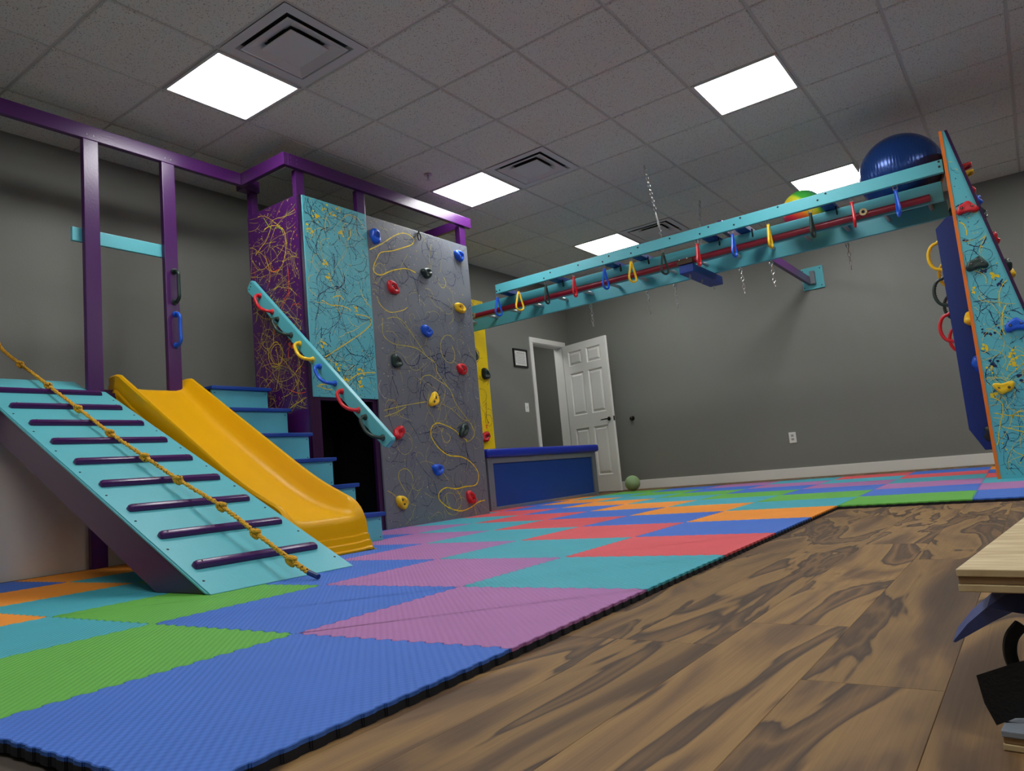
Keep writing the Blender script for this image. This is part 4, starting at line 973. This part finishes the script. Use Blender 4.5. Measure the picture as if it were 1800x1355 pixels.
# ---------------------------------------------------------------- climbing prism on the right
pr = thing('climbing_prism', 'narrow triangular climbing tower with turquoise splattered front and orange edge at the right', 'climbing wall', (0, 6.3, .02))
PY = 5.75; LX = -.275; zt_ = 2.41
def xr(z): return -.235+.204*(zt_-z)
bm = bmesh.new(); prism_bm(bm, [Vector((LX+.02, PY, .02)), Vector((xr(.02)-.02, PY, .02)), Vector((xr(zt_)-.006, PY, zt_)), Vector((LX+.02, PY, zt_))], (0, .018, 0)); obj('front_panel', bm, TEAL, pr, label='turquoise splattered front panel')
bm = bmesh.new(); prism_bm(bm, [Vector((LX, PY-.004, .02)), Vector((LX+.02, PY-.004, .02)), Vector((LX+.02, PY-.004, zt_+.004)), Vector((LX, PY-.004, zt_+.004))], (0, 1.16, 0)); obj('left_panel', bm, ORAP, pr, label='orange-edged left panel')
bm = bmesh.new(); prism_bm(bm, [Vector((xr(.02)-.02, PY-.006, .02)), Vector((xr(.02), PY-.006, .02)), Vector((xr(zt_)+.012, PY-.006, zt_)), Vector((xr(zt_)-.006, PY-.006, zt_))], (0, 1.16, 0)); obj('right_panel', bm, PURPD, pr, label='purple right panel')
bm = bmesh.new(); prism_bm(bm, [Vector((LX+.02, PY+1.13, .02)), Vector((xr(.02)-.02, PY+1.13, .02)), Vector((xr(zt_)-.006, PY+1.13, zt_)), Vector((LX+.02, PY+1.13, zt_))], (0, .018, 0)); obj('back_panel', bm, TEAL, pr)
XM = basis((LX+.02, PY, .02), (1, 0, 0), (0, 0, 1), (0, -1, 0)); XW = xr(.02)-LX-.04; XH = zt_-.02
ins = lambda x, y: .004 < x < (xr(y+.02)-LX-.045) and .004 < y < XH-.05
splat(pr, XM, ins, XW, XH, 'navy', 330, 41, .0012, .0036, wig=.7, ln=(8, 34), dots=330, h=.001, blobs=12, step=.009, ang=(-.2, .7))
splat(pr, XM, ins, XW, XH, 'yellow', 130, 42, .0012, .0040, wig=.6, ln=(10, 44), dots=260, h=.0016, blobs=20, step=.009, loops=14)
for i, (x, y, c, rt, sc) in enumerate(((1700, 366, 'red', 0, .85), (1717, 464, 'green', 0, .85), (1786, 571, 'blue', .1, .85), (1765, 681, 'yellow', math.pi, .80))):
    mk_hold(pr, on(x, y, 1, PY), (1, 0, 0), (0, 0, 1), (0, -1, 0), rt, c, 's', sc, seed=i)
for i, (y, z, c) in enumerate(((6.05, 1.43, 'red'), (5.9, 1.11, 'yellow'), (5.95, .80, 'blue'), (5.95, .32, 'green'), (6.2, 1.95, 'green'))):
    mk_hold(pr, Vector((LX, y, z)), (0, 1, 0), (0, 0, 1), (-1, 0, 0), i*.8, c, 'h', .95, seed=i)
rN = Vector((1, 0, .204)).normalized(); rV = Vector((-.204, 0, 1)).normalized()
for i, (px, py, c) in enumerate(((1722, 352, 'blue'), (1729, 376, 'green'), (1752, 418, 'red'), (1782, 480, 'yellow'), (1768, 465, 'green'), (1712, 335, 'red'))):
    yy = [5.95, 6.05, 5.95, 5.88, 5.84, 6.2][i]
    P = on(px, py, 1, yy); P.x = xr(P.z)+.0
    mk_hold(pr, P, (0, 1, 0), rV, rN, i*1.1, c, 'h', .8, seed=(i+2) % 5)
for i, (px, py, c, yy) in enumerate(((1703, 293, 'red', 6.2), (1704, 306, 'yellow', 6.35))):
    P = on(px, py, 1, yy); P.x = xr(P.z)+.002
    grab(pr, P+Vector((0, -.045, 0)), P+Vector((0, .045, 0)), rN, c, sag=.0, bow=.065, r=.012)
# two blue side boards with oval handles
for (yb, nm) in ((5.95, 0), (6.62, 1)):
    x0_, x1_ = -.40, LX-.001
    bm = bmesh.new(); prism_bm(bm, [Vector((x1_, yb, .21)), Vector((x0_+.075, yb, .21)), Vector((x0_, yb, .36)), Vector((x0_, yb, 1.795)), Vector((x0_+.08, yb, 1.865)), Vector((x1_, yb, 1.865))], (0, .03, 0))
    bmesh.ops.bevel(bm, geom=list(bm.edges), offset=.003, segments=1, affect='EDGES')
    obj('handle_board', bm, mat('navy_board', S(6, 42, 118), .4, var=.04), pr, label='dark blue board with chamfered corners')
    for zc0, c in ((1.60, 'yellow'), (1.34, 'green'), (1.08, 'red')):
        zc = zc0-(.015 if nm else 0); pts = []
        for k in range(13):
            a = math.pi/2+math.pi*k/12; pts.append(Vector((x0_-.012+.062*math.cos(a)*1.0, yb+.015, zc+.095*math.sin(a))))
        pts = [Vector((x0_+.002, yb+.015, zc+.105))]+pts+[Vector((x0_+.002, yb+.015, zc-.105))]
        o = tube('oval_handle', crspline(pts, 3), .0115, HC[c], pr, n=10, label=('dark green' if c == 'green' else c)+' ribbed oval handle')
        bm = bmesh.new()
        for k in range(7):
            zz_ = zc-.05+k*.0165; xx_ = x0_-.012-.062*math.sqrt(max(0, 1-((zz_-zc)/.095)**2))+.012
            bmesh.ops.create_uvsphere(bm, u_segments=6, v_segments=4, radius=.0045, matrix=Matrix.Translation((xx_, yb+.015, zz_)))
        obj('grip_ribs', bm, HC[c], o, kind='stuff')
# ---------------------------------------------------------------- plywood board stack at the lower right
def ply_mat():
    m = bpy.data.materials.new('plywood'); m.use_nodes = True; nt = m.node_tree; p = nt.nodes['Principled BSDF']; N = nt.nodes.new; L = nt.links.new
    tc = N('ShaderNodeTexCoord'); mp = N('ShaderNodeMapping'); mp.inputs['Scale'].default_value = (3, 14, 3); L(tc.outputs['Object'], mp.inputs['Vector'])
    n = N('ShaderNodeTexNoise'); n.inputs['Scale'].default_value = 2.2; n.inputs['Detail'].default_value = 5; n.inputs['Distortion'].default_value = 1.2; L(mp.outputs[0], n.inputs['Vector'])
    r = N('ShaderNodeValToRGB'); L(n.outputs['Fac'], r.inputs[0]); e = r.color_ramp.elements; e[0].position = .3; e[0].color = S(186, 158, 112); e[1].position = .62; e[1].color = S(222, 204, 160)
    L(r.outputs[0], p.inputs['Base Color']); p.inputs['Roughness'].default_value = .6; return m
PLY = ply_mat(); PLY2 = mat('ply_core', S(150, 120, 84), .7, var=.15, vscale=20)
st_ = thing('scooter_board', 'plywood double-deck balance board with blue plastic flap and black straps at the lower right', 'balance board', (.12, 1.2, .0))
SR = Matrix.Translation((-.098, .965, 0)) @ Matrix.Rotation(-.0995, 4, 'Z') @ Matrix.Translation((.098, -.965, 0))
def plyboard(x0, y0, x1, y1, z0_, z1_, name, m=PLY):
    n = 3; h = (z1_-z0_)/n
    for i in range(n):
        q = bmesh.new(); box(q, (x0+(.001 if i == 1 else 0), y0+(.0015 if i == 1 else 0), z0_+i*h), (x1, y1, z0_+(i+1)*h-.0003), .001, M=SR)
        obj(name if i == n-1 else 'ply_layer', q, m if i == n-1 else (PLY2 if i == 1 else PLY), st_)
plyboard(-.100, .965, .42, 1.66, .163, .188, 'upper_deck')
plyboard(-.080, .955, .40, 1.60, .0005, .021, 'lower_deck', mat('grey_blue_ply', S(140, 150, 160), .6, var=.08))
# blue plastic: boss under the board and a slanting flap
NAV = mat('navy_plastic', S(64, 78, 136), .5, var=.1, bump=.2)
bm = bmesh.new(); bmesh.ops.create_cone(bm, segments=24, radius1=.036, radius2=.04, depth=.036, cap_ends=True, matrix=Matrix.Translation((.012, 1.03, .144))); obj('blue_boss', bm, NAV, st_, smooth=True)
yq = 1.0
fp = [on(1675, 1128, 1, yq), on(1700, 1097, 1, yq), on(1735, 1067, 1, yq), on(1766, 1046, 1, yq+.02), on(1800, 1040, 1, yq+.03), on(1830, 1050, 1, yq+.03), on(1830, 1085, 1, yq+.02), on(1800, 1078, 1, yq), on(1780, 1076, 1, yq), on(1745, 1093, 1, yq), on(1700, 1118, 1, yq), on(1680, 1129, 1, yq)]
bm = bmesh.new(); prism_bm(bm, fp, (.004, .03, .010)); obj('blue_flap', bm, NAV, st_)
BLK = mat('black_webbing', S(16, 16, 18), .8, var=.1, bump=.3, bscale=300)
fp = [on(1716, 1187, 1, yq-.02), on(1790, 1163, 1, yq-.02), on(1830, 1160, 1, yq-.02), on(1830, 1262, 1, yq-.02), on(1785, 1262, 1, yq-.02), on(1752, 1275, 1, yq-.02), on(1730, 1235, 1, yq-.02)]
bm = bmesh.new(); prism_bm(bm, fp, (.003, .006, 0)); obj('black_strap', bm, BLK, st_)
pts = [on(1795, 1098, 1, yq+.02), on(1779, 1118, 1, yq+.02), on(1775, 1142, 1, yq+.02), on(1782, 1168, 1, yq+.02), on(1800, 1185, 1, yq+.02)]
tube('black_loop', crspline(pts, 5), .007, BLK, st_, n=8)
bm = bmesh.new(); bmesh.ops.create_cone(bm, segments=28, radius1=.055, radius2=.055, depth=.05, cap_ends=True, matrix=Matrix.Translation((.045, 1.06, .09))); obj('rubber_drum', bm, BLK, st_, smooth=True)
bm = bmesh.new(); bmesh.ops.create_cone(bm, segments=28, radius1=.04, radius2=.05, depth=.05, cap_ends=True, matrix=Matrix.Translation((.045, 1.06, .046))); obj('rubber_foot', bm, BLK, st_, smooth=True)
tube('rubber_post', [(.25, 1.4, .02), (.25, 1.4, .165)], .04, BLK, st_, n=16)
